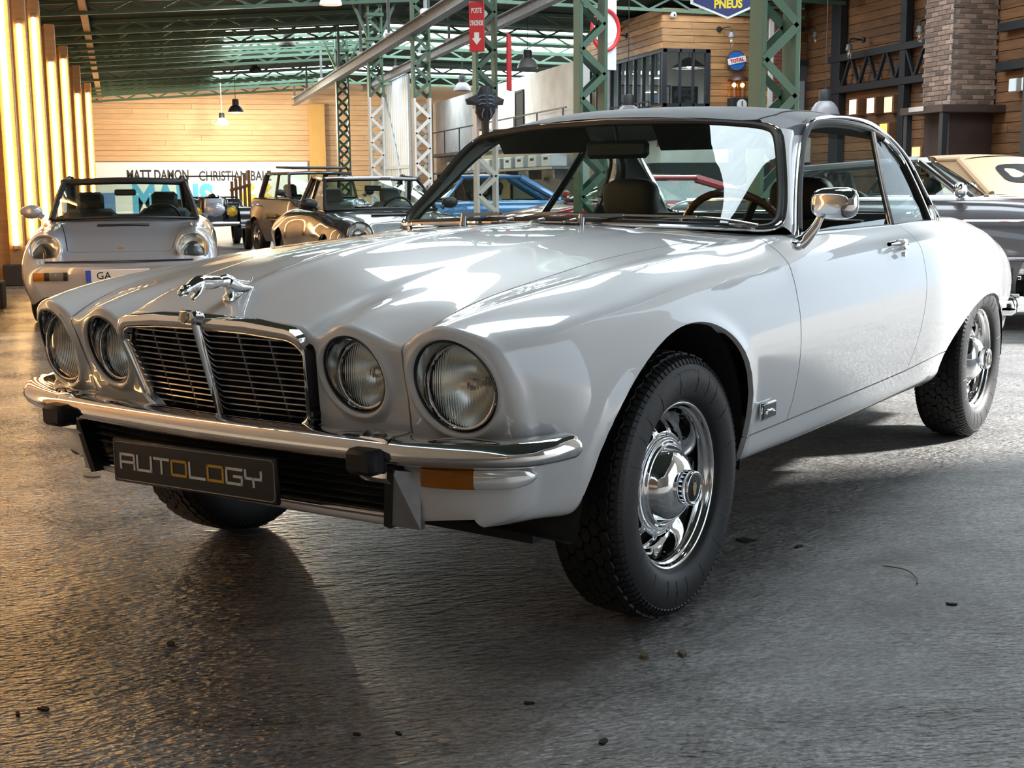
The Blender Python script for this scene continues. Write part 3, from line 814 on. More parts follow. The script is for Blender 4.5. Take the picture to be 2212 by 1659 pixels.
for s in (1, -1):
    for (cy, cz, ry, rz), big in zip(LAMPS, (0, 1)):
        n = 48; xl = float(Fx(cy, cz)) - (.030 if big else .036); R = .0865 if big else .0715; zc = cz - .004
        def ringp(fx, sy, sz, c=None):
            return [(fx if not callable(fx) else fx(cy + sy * math.cos(a), cz + sz * math.sin(a)), s * (cy + sy * math.cos(a)), (c or cz) + sz * math.sin(a)) for a in [2 * PI * i / n for i in range(n)]]
        op = lambda y, z: float(Fx(y, z)) + .0062
        P = [ringp(op, ry * 1.0, rz * 1.0), ringp(lambda y, z: op(y, z) - .004, ry * .985, rz * .985), ringp(lambda y, z: op(y, z) - .012, ry * .975, rz * .975)]
        lampo = MB().grid(P, close_v=True).build('headlamp', WHITE, coupe)
        P = [ringp(lambda y, z: op(y, z) - .010, ry * .975, rz * .975), ringp(lambda y, z: op(y, z) - .014, ry * .955, rz * .955), ringp(xl + .010, R * 1.06, R * 1.06, zc), ringp(xl - .01, R * 1.05, R * 1.05, zc)]
        MB().grid(P, close_v=True).build('lamp_tunnel', CHR_D, lampo, angle=60)
        MB().tube(ringp(xl + .004, R * 1.02, R * 1.02, zc), .0035, 8, closed=True).build('lamp_bezel', CHROME, lampo)
        MB().tube(ringp(lambda y, z: op(y, z) - .006, ry * .975, rz * .975), .0035, 6, closed=True).build('lamp_seal', BLACK, lampo)
        M = Matrix.Translation((xl, s * cy, zc)) @ Matrix.Rotation(PI / 2, 4, 'Y')
        MB().lathe([(.0005, .016), (R * .25, .0152), (R * .5, .0130), (R * .75, .009), (R * .92, .0045), (R * 1.0, .001)], M, 48).build('lamp_lens', LENS, lampo)
        MB().lathe([(R * 1.0, -.004), (R * .9, -.018), (R * .7, -.042), (R * .45, -.060), (R * .2, -.070), (.001, -.072)], M, 40).build('lamp_reflector', REFL, lampo)
        mb = MB(); mb.lathe([(.001, -.022), (.012, -.024), (.014, -.030), (.010, -.05), (.008, -.072)], M, 14); mb.build('lamp_bulb', CHR_D, lampo)

# ---- bumper
def bump_path(n=60):
    c = [(.815, 0), (.810, .20), (.795, .42), (.772, .60), (.730, .740), (.68, .815), (.625, .848), (.565, .860), (.530, .860)]
    h = catmull(c, 8); full_ = [(x, -y) for x, y in h[::-1][:-1]] + list(h); return full_
bp_ = bump_path(); prof = [(-.085, .024), (-.05, .030), (-.012, .031), (.006, .025), (.016, .010), (.018, -.006), (.011, -.018), (-.006, -.026), (-.04, -.026)]
P = []; nb = len(bp_)
for i, (x, y) in enumerate(bp_):
    a = bp_[max(0, i - 1)]; b = bp_[min(nb - 1, i + 1)]; t = Vector((b[0] - a[0], b[1] - a[1])).normalized(); nrm = Vector((t.y, -t.x))
    if nrm.x * .7 + nrm.y * (1 if y > 0 else -1) * .7 < 0: nrm = -nrm
    e = min(i, nb - 1 - i); sc = [.12, .45, .68, .82, .90, .95, .98][e] if e < 7 else 1.0
    dep = min(1.0, max(.30, 1 - 1.6 * max(0, abs(y) - .70)))
    P.append([(x + nrm.x * o * (dep if o < 0 else 1) * (.3 + .7 * sc if e < 7 else 1), y + nrm.y * o * (dep if o < 0 else 1) * (.3 + .7 * sc if e < 7 else 1), (.526 + .008 * max(0, abs(y) - .6) / .3) + h * sc) for o, h in prof])
MB().grid(P).build('front_bumper', CHROME, coupe, angle=70, fix=True)
for s in (1, -1):
    mb = MB(); mb.box((.815, s * .512, .511), (.050, .078, .054), None, .010); orr = mb.build('overrider', pm('overrider_rubber', (.012, .012, .014), .6), coupe)
    P = []
    for dy in (-.041, -.030, .030, .041):
        w = .0 if abs(dy) > .035 else .005
        P.append([(.70, s * .512 + dy, .552 + w), (.772, s * .512 + dy, .562 + w), (.789, s * .512 + dy, .552 + w), (.795 + w, s * .512 + dy, .475), (.78, s * .512 + dy, .46)])
    MB().grid(P).build('overrider_cap', CHROME, orr, angle=50)
# lower intake: black back, slats, lip, side strakes
def lx(y, z): return .752 + .22 * (z - .50) - .10 * y * y
mb = MB(); mb.grid([[(lx(y, z) - .06, y, z) for y in np.linspace(-.54, .54, 13)] for z in (.365, .44, .51)]); mb.build('intake_back', DARK, coupe)
for k in range(6):
    z = .388 + .0195 * k; hw = .500 + .28 * (z - .372) - .006
    P = [[(lx(y, z) + dx, y, z + dz) for y in np.linspace(-hw, hw, 15)] for dx, dz in ((-.03, -.001), (-.006, -.0016), (-.003, 0), (-.006, .0016), (-.03, .001))]
    MB().grid(P).build('intake_slat', pm('intake_slat', (.55, .54, .52), .3, 1.0), coupe)
P = [[(lx(y, .36) + dx, y, .366 + dz) for y in np.linspace(-.51, .51, 21)] for dx, dz in ((-.02, .010), (.004, .010), (.012, .005), (.013, -.002), (.006, -.008), (-.02, -.008))]
MB().grid(P).build('intake_lip', CHR_D, coupe, angle=60)
P = [[(lx(y, z) + dx, y, z) for y in np.linspace(-.53, .53, 21)] for dx, z in ((-.03, .364), (.006, .362), (.010, .356), (.006, .346), (-.008, .337), (-.05, .333))]
MB().grid(P).build('lower_apron', WHITE, coupe, angle=60)
GALV = pm('grey_metal', (.42, .43, .45), .42, .7, noise=(30, (.30, .31, .33), .3))
for s in (1, -1):
    y0 = .548; yb = .512; a = lx(.52, .48); b = lx(.52, .355)
    poly = [(a + .03, y0 - .02, .482), (b + .035, yb - .01, .352), (b + .010, yb + .055, .345), (a - .02, y0 + .02, .47)]
    th = Vector((-.02, s * -.004, .0)); q = [Vector((x, s * y, z)) for x, y, z in poly]
    MB().add(q + [p + th for p in q], [(0, 1, 2, 3), (7, 6, 5, 4), (0, 4, 5, 1), (1, 5, 6, 2), (2, 6, 7, 3), (3, 7, 4, 0)]).build('intake_strake', GALV, coupe, fix=True)
    poly = [(a + .034, y0 - .034, .486), (b + .039, yb - .024, .350), (b + .039, yb - .006, .346), (a + .034, y0 - .014, .484)]
    q = [Vector((x, s * y, z)) for x, y, z in poly]
    MB().add(q + [p + Vector((-.05, 0, 0)) for p in q], [(0, 1, 2, 3), (7, 6, 5, 4), (0, 4, 5, 1), (1, 5, 6, 2), (2, 6, 7, 3), (3, 7, 4, 0)]).build('strake_edge', BLACK, coupe, fix=True)
    # indicator on the valance
    AMB = pm('amber_lens', (.55, .17, .01), .12, trans=.35, bump=(300, .1, 1)); CLR = pm('clear_lens', (.80, .82, .82), .08, .5)
    def vx(y): return float(Fx(min(y, .765), .475)) - max(0, y - .765) * 1.4
    def lensgrid(ya, yb, rnd):
        P = []
        for y in np.linspace(ya, yb, 14):
            t = (y - ya) / (yb - ya); q = 1.0 if not rnd else math.sqrt(max(0.02, 1 - max(0, (t - .6) / .4) ** 2)); row = []
            for z, o in ((.448, .0), (.4495, .014), (.454, .019), (.472, .021), (.490, .019), (.4945, .014), (.496, 0)):
                row.append((vx(y) + o * (1 if not rnd else (.5 + .5 * q)) + .004, s * y, .472 + (z - .472) * q))
            P.append(row)
        m_ = MB().grid(P); m_.f.append(tuple(range(7))); return m_
    ind = lensgrid(.595, .705, False).build('indicator', AMB, coupe, fix=True)
    lensgrid(.705, .795, True).build('sidelight_lens', CLR, ind, fix=True)
# ---- number plate with lettering
PX = .800
mb = MB(); mb.box((PX, -.045, .427), (.012, .565, .108), None, .004); plate = mb.build('number_plate', pm('plate_black', (.008, .008, .009), .35), coupe)
pr = [(PX + .007, -.045 + .278, .481), (PX + .007, -.045 - .278, .481)]
pl = [(PX + .0065, -.045 + y, .427 + z) for y, z in rrect_poly(.274, .274, -.047, .047, .012, .012)]
MB().tube(pl, .0012, 5, closed=True).build('plate_border', pm('plate_line', (.35, .35, .34), .4), plate)
PW = pm('plate_white', (.75, .75, .74), .5); PY = pm('plate_gold', (.62, .36, .04), .45)
H_ = .034; Wd = .050; st = .0062
GLY = {'A': [[(0, 0), (0, 1), (1, 1), (1, 0)], [(0, .45), (1, .45)]], 'U': [[(0, 1), (0, 0), (1, 0), (1, 1)]], 'T': [[(0, 1), (1, 1)], [(.5, 1), (.5, 0)]],
       'O': [[(0, 0), (1, 0), (1, 1), (0, 1), (0, 0)]], 'L': [[(0, 1), (0, 0), (1, 0)]], 'G': [[(1, 1), (0, 1), (0, 0), (1, 0), (1, .5), (.5, .5)]], 'Y': [[(0, 1), (0, .5), (1, .5)], [(1, 1), (1, .5)], [(.5, .5), (.5, 0)]]}
for i, ch in enumerate('AUTOLOGY'):
    y0 = -.295 + i * .0620; mb = MB()
    for strk in GLY[ch]:
        for a, b in zip(strk, strk[1:]):
            pa = Vector((PX + .0068, y0 + a[0] * Wd, .410 + a[1] * H_)); pb = Vector((PX + .0068, y0 + b[0] * Wd, .410 + b[1] * H_)); d = (pb - pa).normalized() * st / 2
            mb.bar(pa - d, pb + d, st, .002, up=(1, 0, 0))
    mb.build('plate_letter', PY if ch == 'O' else PW, plate, smooth=False)
_pc = Matrix.Translation((PX, -.045, .427)); plate.matrix_local = Matrix.Translation((0, .008, -.004)) @ _pc @ Matrix.Rotation(math.radians(1.4), 4, 'X') @ _pc.inverted()
# ---- leaping cat mascot
def remesh(o, voxel, smooth=3):
    md = o.modifiers.new('r', 'REMESH'); md.mode = 'VOXEL'; md.voxel_size = voxel; md.use_smooth_shade = True
    if smooth: sm = o.modifiers.new('s', 'SMOOTH'); sm.iterations = smooth; sm.factor = .5
    dg = bpy.context.evaluated_depsgraph_get(); me = bpy.data.meshes.new_from_object(o.evaluated_get(dg)); o.modifiers.clear(); o.data = me; me.shade_smooth(); return o
def cat(name, mat, parent, M, sc=1.0, base=True):
    mb = MB()
    def tb(p, r, n=10): mb.tube([M @ (Vector(q) * sc) for q in catmull(p, 4)], list(np.interp(np.linspace(0, 1, (len(p) - 1) * 4 + 1), np.linspace(0, 1, len(p)), [v * sc for v in r])), n)
    tb([(.100, 0, .016), (.085, 0, .024), (.060, 0, .032), (.030, 0, .030), (0, 0, .030), (-.025, 0, .031), (-.045, 0, .026)], [.008, .013, .0175, .0175, .0145, .0160, .013])
    mb.ball(M @ (Vector((.101, 0, .018)) * sc), .0135 * sc, 12, 8); mb.ball(M @ (Vector((.114, 0, .013)) * sc), .009 * sc, 10, 6)
    for s in (1, -1):
        mb.ball(M @ (Vector((.096, s * .007, .027)) * sc), .0035 * sc, 8, 6)
        dx = .0 if s > 0 else -.014
        tb([(.060 + dx, s * .007, .026), (.070 + dx, s * .009, .010), (.083 + dx, s * .009, .000), (.090 + dx, s * .009, -.004)], [.011, .008, .006, .0065])
        tb([(-.025, s * .006, .028), (-.050, s * .010, .016), (-.075, s * .010, .012), (-.100, s * .009, .008), (-.108, s * .009, .009)], [.014, .011, .007, .0055, .006])
    tb([(-.042, 0, .030), (-.07, 0, .026), (-.095, 0, .024), (-.106, 0, .034)], [.005, .004, .0035, .003])
    if base: tb([(-.03, 0, .02), (-.035, 0, .004), (-.03, 0, -.018)], [.012, .012, .016]); tb([(-.02, 0, -.014), (-.06, 0, -.004), (-.10, 0, .006), (-.12, 0, .010)], [.014, .013, .010, .005])
    o = mb.build(name, mat, parent); return remesh(o, .0022 * sc, 4)
cat('leaping_mascot', CHROME, coupe, Matrix.Translation((.727, 0, .829)))
# ---- wipers, washer jets, vent
def ws_z(y): return .955 - .02 * (abs(y) / .7) ** 2
for (yp, ya, yb0, yb1) in ((-.30, .02, -.10, .24), (.16, .50, .36, .685)):
    xp = -.615 - .10 * yp * yp
    mb = MB(); mb.cyl((xp, yp, .945), (xp - .006, yp, .985), .014, .011, 12); piv = mb.build('wiper_pivot', CHR_D, coupe)
    def pt(y, up): return Vector((-.675 - .16 * y * y - .012, y, ws_z(y) + up))
    mb = MB(); mb.bar((xp - .005, yp, .982), pt(yp + .10, .030), .022, .010); mb.bar(pt(yp + .10, .030), pt(ya, .034), .008, .006); mb.build('wiper_arm', CHR_D, piv)
    mb = MB(); ys = np.linspace(yb0, yb1, 7); mb.tube([pt(y, .018 + .014 * math.sin(PI * i / 6)) for i, y in enumerate(ys)], .004, 6); mb.tube([pt(y, .014) for y in ys], .0035, 6)
    mb.build('wiper_blade', CHR_D, piv)
mb = MB(); mb.box((-.600, .0, .957), (.035, .32, .006), None, .002); mb.build('scuttle_vent', BLACK, coupe)
for y in (-.12, 0, .12):
    mb = MB(); mb.bar((-.575, y, .962), (-.61, y + .03, .972), .014, .008, bev=.002); mb.build('washer_jet', CHROME, coupe)
# ---- door mirror, handle, badges
mb = MB()
P = []
for i in range(11):
    t = i / 10; a = PI * t; row = []
    for j in range(20):
        b = 2 * PI * j / 20; sq = lambda v: math.copysign(abs(v) ** .6, v)
        row.append((math.cos(a) * -.045 if t < .5 else math.cos(a) * -.012, sq(math.cos(b)) * .074 * math.sin(a) ** .6, sq(math.sin(b)) * .045 * math.sin(a) ** .6))
    P.append(row)
mb.grid(P, close_v=True); mb.xform(Matrix.Translation((-.70, .945, 1.02)) @ Matrix.Rotation(math.radians(180 - 14), 4, 'Z'))
mir_o = mb.build('door_mirror', CHROME, coupe, angle=60)
mb = MB(); mb.tube(catmull([(-.69, .845, .906), (-.695, .862, .92), (-.70, .885, .95), (-.705, .900, .985), (-.703, .905, 1.005)], 5), list(np.interp(np.linspace(0, 1, 21), [0, .3, .6, 1], [.022, .017, .011, .009])), 12)
mb.ball((-.69, .842, .902), .032, 12, 8, (1.3, .5, .55)); mb.build('mirror_arm', CHROME, mir_o, angle=70)
mb = MB(); mb.box((-.708, .947, 1.02), (.004, .12, .070), Matrix.Rotation(math.radians(-14), 3, 'Z'), .001); mb.build('mirror_glass', pm('mirror', (.8, .8, .8), .01, 1.0), mir_o)
for s in (1, -1):
    mb = MB(); P = []
    for i in range(15):
        t = i / 14; x = -1.455 - .175 * t; z = .872 + .004 * math.sin(PI * t); out = .852 + .028 * math.sin(PI * min(1, t * 1.15)); h = .013 * (.35 + .65 * math.sin(PI * (t * .85 + .1)))
        P.append([(x, s * (out + .008 * math.cos(b)), z + h * math.sin(b)) for b in [2 * PI * j / 10 for j in range(10)]])
    mb.grid(P, close_v=True); hd = mb.build('door_handle', CHROME, coupe)
    mb.v = []; mb.f = []; mb.box((-1.60, s * .857, .858), (.05, .022, .022), None, .006); mb.cyl((-1.565, s * .862, .836), (-1.565, s * .875, .836), .011, .010, 14); mb.build('handle_button', CHROME, hd)
    mb = MB(); mb.box((-.445, s * .865, .462), (.096, .010, .048), Matrix.Rotation(s * math.radians(-1), 3, 'Z'), .003); bd = mb.build('wing_badge', CHROME, coupe)
    mb = MB(); mb.box((-.445, s * .8695, .462), (.086, .004, .038), None, .001); mb.build('badge_field', pm('badge_black', (.01, .01, .012), .3), bd)
    cat('badge_cat', CHROME, bd, Matrix.Translation((-.447, s * .871, .455)) @ Matrix.Scale(.15, 4, (0, 1, 0)), .30, False)
# rear bumper and tail lamps
c = [(-3.90, 0), (-3.885, .30), (-3.84, .52), (-3.75, .67), (-3.62, .75), (-3.45, .80), (-3.28, .830)]
h = catmull(c, 6); bp_ = [(x, -y) for x, y in h[::-1][:-1]] + list(h); P = []; nb = len(bp_)
for i, (x, y) in enumerate(bp_):
    a = bp_[max(0, i - 1)]; b = bp_[min(nb - 1, i + 1)]; t = Vector((b[0] - a[0], b[1] - a[1])).normalized(); nrm = Vector((-t.y, t.x))
    if nrm.x * -.7 + nrm.y * (1 if y > 0 else -1) * .7 < 0: nrm = -nrm
    e = min(i, nb - 1 - i); sc = [.15, .5, .72, .86, .94][e] if e < 5 else 1.0
    P.append([(x + nrm.x * o * .9, y + nrm.y * o * .9, .50 + hh * sc * 1.2) for o, hh in [(-.06, .03), (-.01, .034), (.012, .022), (.018, 0), (.012, -.024), (-.01, -.036), (-.05, -.036)]])
MB().grid(P).build('rear_bumper', CHROME, coupe, angle=70, fix=True)
for s in (1, -1):
    mb = MB(); mb.box((-3.775, s * .56, .66), (.03, .10, .16), None, .012); mb.build('tail_lamp', pm('red_lens', (.4, .01, .01), .15), coupe)
# ---- wheels of the coupe
TYRE = pm('tyre_rubber', (.016, .016, .017), .5, bump=(120, .08, 3))
def text_mesh(txt, size, depth=.0, spacing=1.0, bold=0.0):
    cu = bpy.data.curves.new('t', 'FONT'); cu.body = txt; cu.size = size; cu.extrude = depth; cu.align_x = 'CENTER'; cu.align_y = 'CENTER'; cu.space_character = spacing; cu.resolution_u = 3; cu.offset = bold
    o = bpy.data.objects.new('t', cu); COL.objects.link(o); dg = bpy.context.evaluated_depsgraph_get()
    me = bpy.data.meshes.new_from_object(o.evaluated_get(dg)); v = [tuple(p.co) for p in me.vertices]; f = [tuple(p.vertices) for p in me.polygons]
    bpy.data.objects.remove(o); bpy.data.meshes.remove(me); bpy.data.curves.remove(cu); return v, f
def make_wheel(parent, loc, outward):
    """tyre part with rim, cap, tread sub-parts; local z points outward"""
    M = Matrix.Translation(loc) @ Matrix.Rotation(-outward * PI / 2, 4, 'X')
    prof = [(.205, -.075), (.222, -.092), (.262, -.101), (.295, -.098), (.313, -.090), (.3215, -.078), (.3235, -.04), (.324, 0), (.3235, .04), (.3215, .078), (.313, .090), (.295, .0985), (.268, .1025), (.240, .098), (.222, .089), (.213, .078), (.205, .070)]
    ty = MB().lathe(catmull(prof, 3), M, 72).build('tyre', TYRE, parent)
    mb = MB(); rnd = random.Random(3); nrow = 6; ncol = 52
    for r in range(nrow):
        for c in range(ncol):
            a = 2 * PI * (c + .5 * (r % 2) + .25 * rnd.uniform(-.4, .4)) / ncol; h = -.070 + .140 * (r + .5) / nrow + rnd.uniform(-.0015, .0015)
            hw = .0128; hl = 2 * PI / ncol * .46; rr = .3345 - .006 * (abs(h) / .07) ** 4; b = len(mb.v); pts_ = []
            for k in range(6):
                ka = PI / 6 + k * PI / 3 + rnd.uniform(-.12, .12); pts_.append((h + hw * 1.05 * math.sin(ka), a + hl * 1.12 * math.cos(ka)))
            for rad in (.3215, rr):
                for (hh, aa) in pts_: mb.v.append(tuple(M @ Vector((rad * math.cos(aa), rad * math.sin(aa), hh))))
            mb.f.append(tuple(range(b + 6, b + 12))); mb.f += [(b + k, b + (k + 1) % 6, b + 6 + (k + 1) % 6, b + 6 + k) for k in range(6)]
    for sg in (-1, 1):
        for c in range(104):      # small shoulder lugs
            a = 2 * PI * c / 104; b = len(mb.v)
            for (rad, hh) in ((.3265, .074), (.3180, .0895), (.3075, .0965), (.302, .093), (.314, .074)):
                for da in (-.019, .019): mb.v.append(tuple(M @ Vector((rad * math.cos(a + da), rad * math.sin(a + da), sg * hh))))
            mb.f += [(b, b + 1, b + 3, b + 2), (b + 2, b + 3, b + 5, b + 4), (b + 4, b + 5, b + 7, b + 6), (b, b + 2, b + 4, b + 6, b + 8), (b + 1, b + 9, b + 7, b + 5, b + 3)]
    tag(mb.build('tread', TYRE, ty, smooth=False), kind='stuff')
    mb = MB()
    for c in range(22):
        a = 2 * PI * (c + .3 * math.sin(c * 5)) / 22; mb.tube([M @ Vector((r * math.cos(a + .1 * (r - .25)), r * math.sin(a + .1 * (r - .25)), h)) for r, h in ((.236, .0975), (.252, .1012), (.268, .1032), (.290, .0998))], .0007, 4)
    tag(mb.build('mould_lines', TYRE, ty), kind='stuff')
    v, f = text_mesh('MICHELIN', .026, .0008, 1.1); mb = MB(); r0 = .283
    vv = []
    for x, y, z in v:
        a = PI / 2 + .0 - x / r0 if outward > 0 else PI / 2 - x / r0
        rr = r0 + y; a2 = a + (PI if outward > 0 else 0); vv.append(M @ Vector((rr * math.cos(a2 + TXT_OFF), rr * math.sin(a2 + TXT_OFF), .1018 - abs(rr - .27) * .12 + z)))
    mb.add(vv, f); mb.build('sidewall_lettering', TYRE, ty, smooth=False)
    # rim
    rim = [(.2105, .071), (.2115, .075), (.2085, .0775), (.203, .074), (.199, .064), (.194, .060), (.190, .052), (.186, .030), (.182, .010), (.1775, -.006), (.176, -.03), (.176, -.07)]
    rm = MB().lathe(catmull(rim, 3), M, 64).build('rim', CHROME, ty, angle=60)
    # pierced disc with twelve slots
    nr_, na_ = 16, 240; V_ = []; F_ = []
    pr = lambda r: np.interp(r, [.085, .112, .124, .140, .158, .168, .178], [.028, .030, .034, .030, .012, .002, -.004])
    for i in range(nr_ + 1):
        r = .085 + .093 * i / nr_
        for j in range(na_): a = 2 * PI * j / na_; V_.append((r * math.cos(a), r * math.sin(a), float(pr(r))))
    F_ = [(i * na_ + j, i * na_ + (j + 1) % na_, (i + 1) * na_ + (j + 1) % na_, (i + 1) * na_ + j) for i in range(nr_) for j in range(na_)]
    V_ = np.array(V_); sk = Skin(V_, F_)
    if sk.N[5][2] < 0: sk = Skin(V_, [q[::-1] for q in F_])
    r = np.hypot(sk.V[:, 0], sk.V[:, 1]); a = np.arctan2(sk.V[:, 1], sk.V[:, 0]); sec = 2 * PI / 12; da = (a + sec / 2) % sec - sec / 2
    qx = np.abs(r - .1495) - .0105; qy = np.abs(da * r) - .0185; sd = np.hypot(np.maximum(qx, 0), np.maximum(qy, 0)) + np.minimum(np.maximum(qx, qy), 0) - .0065
    edge_ = np.exp(-(sd / .006) ** 2) * .004 * (sd > -.002); sk.V[:, 2] += edge_
    sk = Skin(sk.V, sk.F).keep(sd); sk.V = np.array([tuple(M @ Vector(p)) for p in sk.V]); R3 = np.array(M.to_3x3()); sk.N = sk.N @ R3.T
    sk.build('wheel_disc', CHROME, rm, .012)
    MB().lathe([(.176, -.02), (.10, -.03), (.0, -.03)], M, 32).build('brake_disc', DARK, rm)
    cap = [(.119, .030), (.121, .037), (.117, .044), (.111, .043), (.107, .046), (.103, .050), (.100, .049), (.096, .056), (.086, .073), (.070, .087), (.055, .094), (.0445, .097), (.0435, .101), (.0435, .120), (.0415, .126), (.038, .127), (.036, .124), (.034, .123)]
    hc = MB().lathe(catmull(cap, 3), M, 56).build('hub_cap', CHROME, rm, angle=60)
    return ty, M
TXT_OFF = 0.0
def finish_wheel(ty, M, parent, o):
    if o > 0: M = M @ Matrix.Rotation(PI, 4, 'Z')
    rm = [c for c in ty.children if c.name.startswith('rim')][0]
    MB().lathe([(.034, .1232), (.033, .1240), (.0, .1245)], M, 28).build('hub_medallion', pm('medallion_black', (.006, .006, .007), .6), rm)
    head = [(-.006, .013), (-.009, .019), (-.003, .015), (.003, .015), (.009, .019), (.006, .013), (.010, .004), (.007, -.006), (.005, -.016), (0, -.019), (-.005, -.016), (-.007, -.006), (-.010, .004)]
    MB().prism([(x * 1.1, y) for x, y in head], .1243, .1262, M @ Matrix.Rotation(0, 4, 'Z')).build('hub_emblem', pm('emblem_gold', (.62, .52, .30), .3, 1.0), rm)
    a = -2.1; MB().cyl(M @ Vector((.180 * math.cos(a), .180 * math.sin(a), .01)), M @ Vector((.172 * math.cos(a), .172 * math.sin(a), .052)), .0045, .0045, 8).build('valve', BLACK, rm)
for (x, y) in ((0, .742), (-2.764, .742), (0, -.742), (-2.764, -.742)):
    o = 1 if y > 0 else -1
    ty, M = make_wheel(coupe, (x, y, .3345), o); finish_wheel(ty, M, coupe, o)
# ================================================================== THE HALL
def struct(o): o['kind'] = 'structure'; return o
def zr(X, Y):                       # underside of the roof
    return (3.82 + .068 * X if X < 5 else 4.16 - .02 * (X - 5)) + .045 * (39 - Y)
def plank_mat(name, c1, c2, rough=.6, bright=.35):
    if name in _M: return _M[name]
    m = bpy.data.materials.new(name); m.use_nodes = True; _M[name] = m
    n = m.node_tree.nodes; l = m.node_tree.links; b = n['Principled BSDF']; b.inputs['Roughness'].default_value = rough
    tc = n.new('ShaderNodeTexCoord'); mp = n.new('ShaderNodeMapping'); oi = n.new('ShaderNodeObjectInfo')
    mp.inputs['Scale'].default_value = (1.2, 1.2, 18)
    va = n.new('ShaderNodeVectorMath'); va.operation = 'ADD'
    cx = n.new('ShaderNodeCombineXYZ'); mm = n.new('ShaderNodeMath'); mm.operation = 'MULTIPLY'; mm.inputs[1].default_value = 50
    l.new(oi.outputs['Random'], mm.inputs[0]); l.new(mm.outputs[0], cx.inputs[0]); l.new(mm.outputs[0], cx.inputs[1])
    l.new(tc.outputs['Object'], va.inputs[0]); l.new(cx.outputs[0], va.inputs[1]); l.new(va.outputs[0], mp.inputs[0])
    nz = n.new('ShaderNodeTexNoise'); nz.inputs['Scale'].default_value = 2.2; nz.inputs['Detail'].default_value = 5; l.new(mp.outputs[0], nz.inputs[0])
    cr = n.new('ShaderNodeValToRGB'); cr.color_ramp.elements[0].position = .32; cr.color_ramp.elements[1].position = .68
    cr.color_ramp.elements[0].color = (*c2, 1); cr.color_ramp.elements[1].color = (*c1, 1); l.new(nz.outputs[0], cr.inputs[0])
    hv = n.new('ShaderNodeHueSaturation'); ma = n.new('ShaderNodeMapRange'); ma.inputs['To Min'].default_value = 1 - bright; ma.inputs['To Max'].default_value = 1 + bright
    l.new(oi.outputs['Random'], ma.inputs[0]); l.new(ma.outputs[0], hv.inputs['Value']); l.new(cr.outputs[0], hv.inputs['Color']); l.new(hv.outputs[0], b.inputs['Base Color'])
    vo = n.new('ShaderNodeTexVoronoi'); vo.inputs['Scale'].default_value = 2.3; l.new(va.outputs[0], vo.inputs[0])
    return m
PINE = plank_mat('pine_boards', (.62, .40, .23), (.52, .32, .17), .6, .06)
PINE2 = plank_mat('office_boards', (.40, .21, .085), (.25, .115, .04), .6, .28)
OLDW = plank_mat('old_boards', (.22, .10, .04), (.12, .055, .022), .7, .35)
POSTW = plank_mat('post_timber', (.50, .30, .14), (.40, .22, .09), .6, .15)
GREEN = pm('green_paint', (.085, .150, .100), .55, noise=(6, (.065, .120, .08), .3))
ROOFG = pm('roof_sheet', (.030, .050, .040), .75, noise=(1.2, (.038, .048, .040), .3))
WPAINT = pm('white_limewash', (.82, .80, .76), .8, noise=(2.5, (.60, .56, .50), .3))
STEEL = pm('steel_beam', (.22, .23, .24), .5, .3, noise=(7, (.13, .125, .12), .3))
BLKST = pm('black_steel', (.018, .020, .024), .5)

def sub_(n, l, src, lo, w):
    r = n.new('ShaderNodeMapRange'); r.inputs['From Min'].default_value = lo; r.inputs['From Max'].default_value = lo + w; l.new(src, r.inputs[0]); return r.outputs[0]
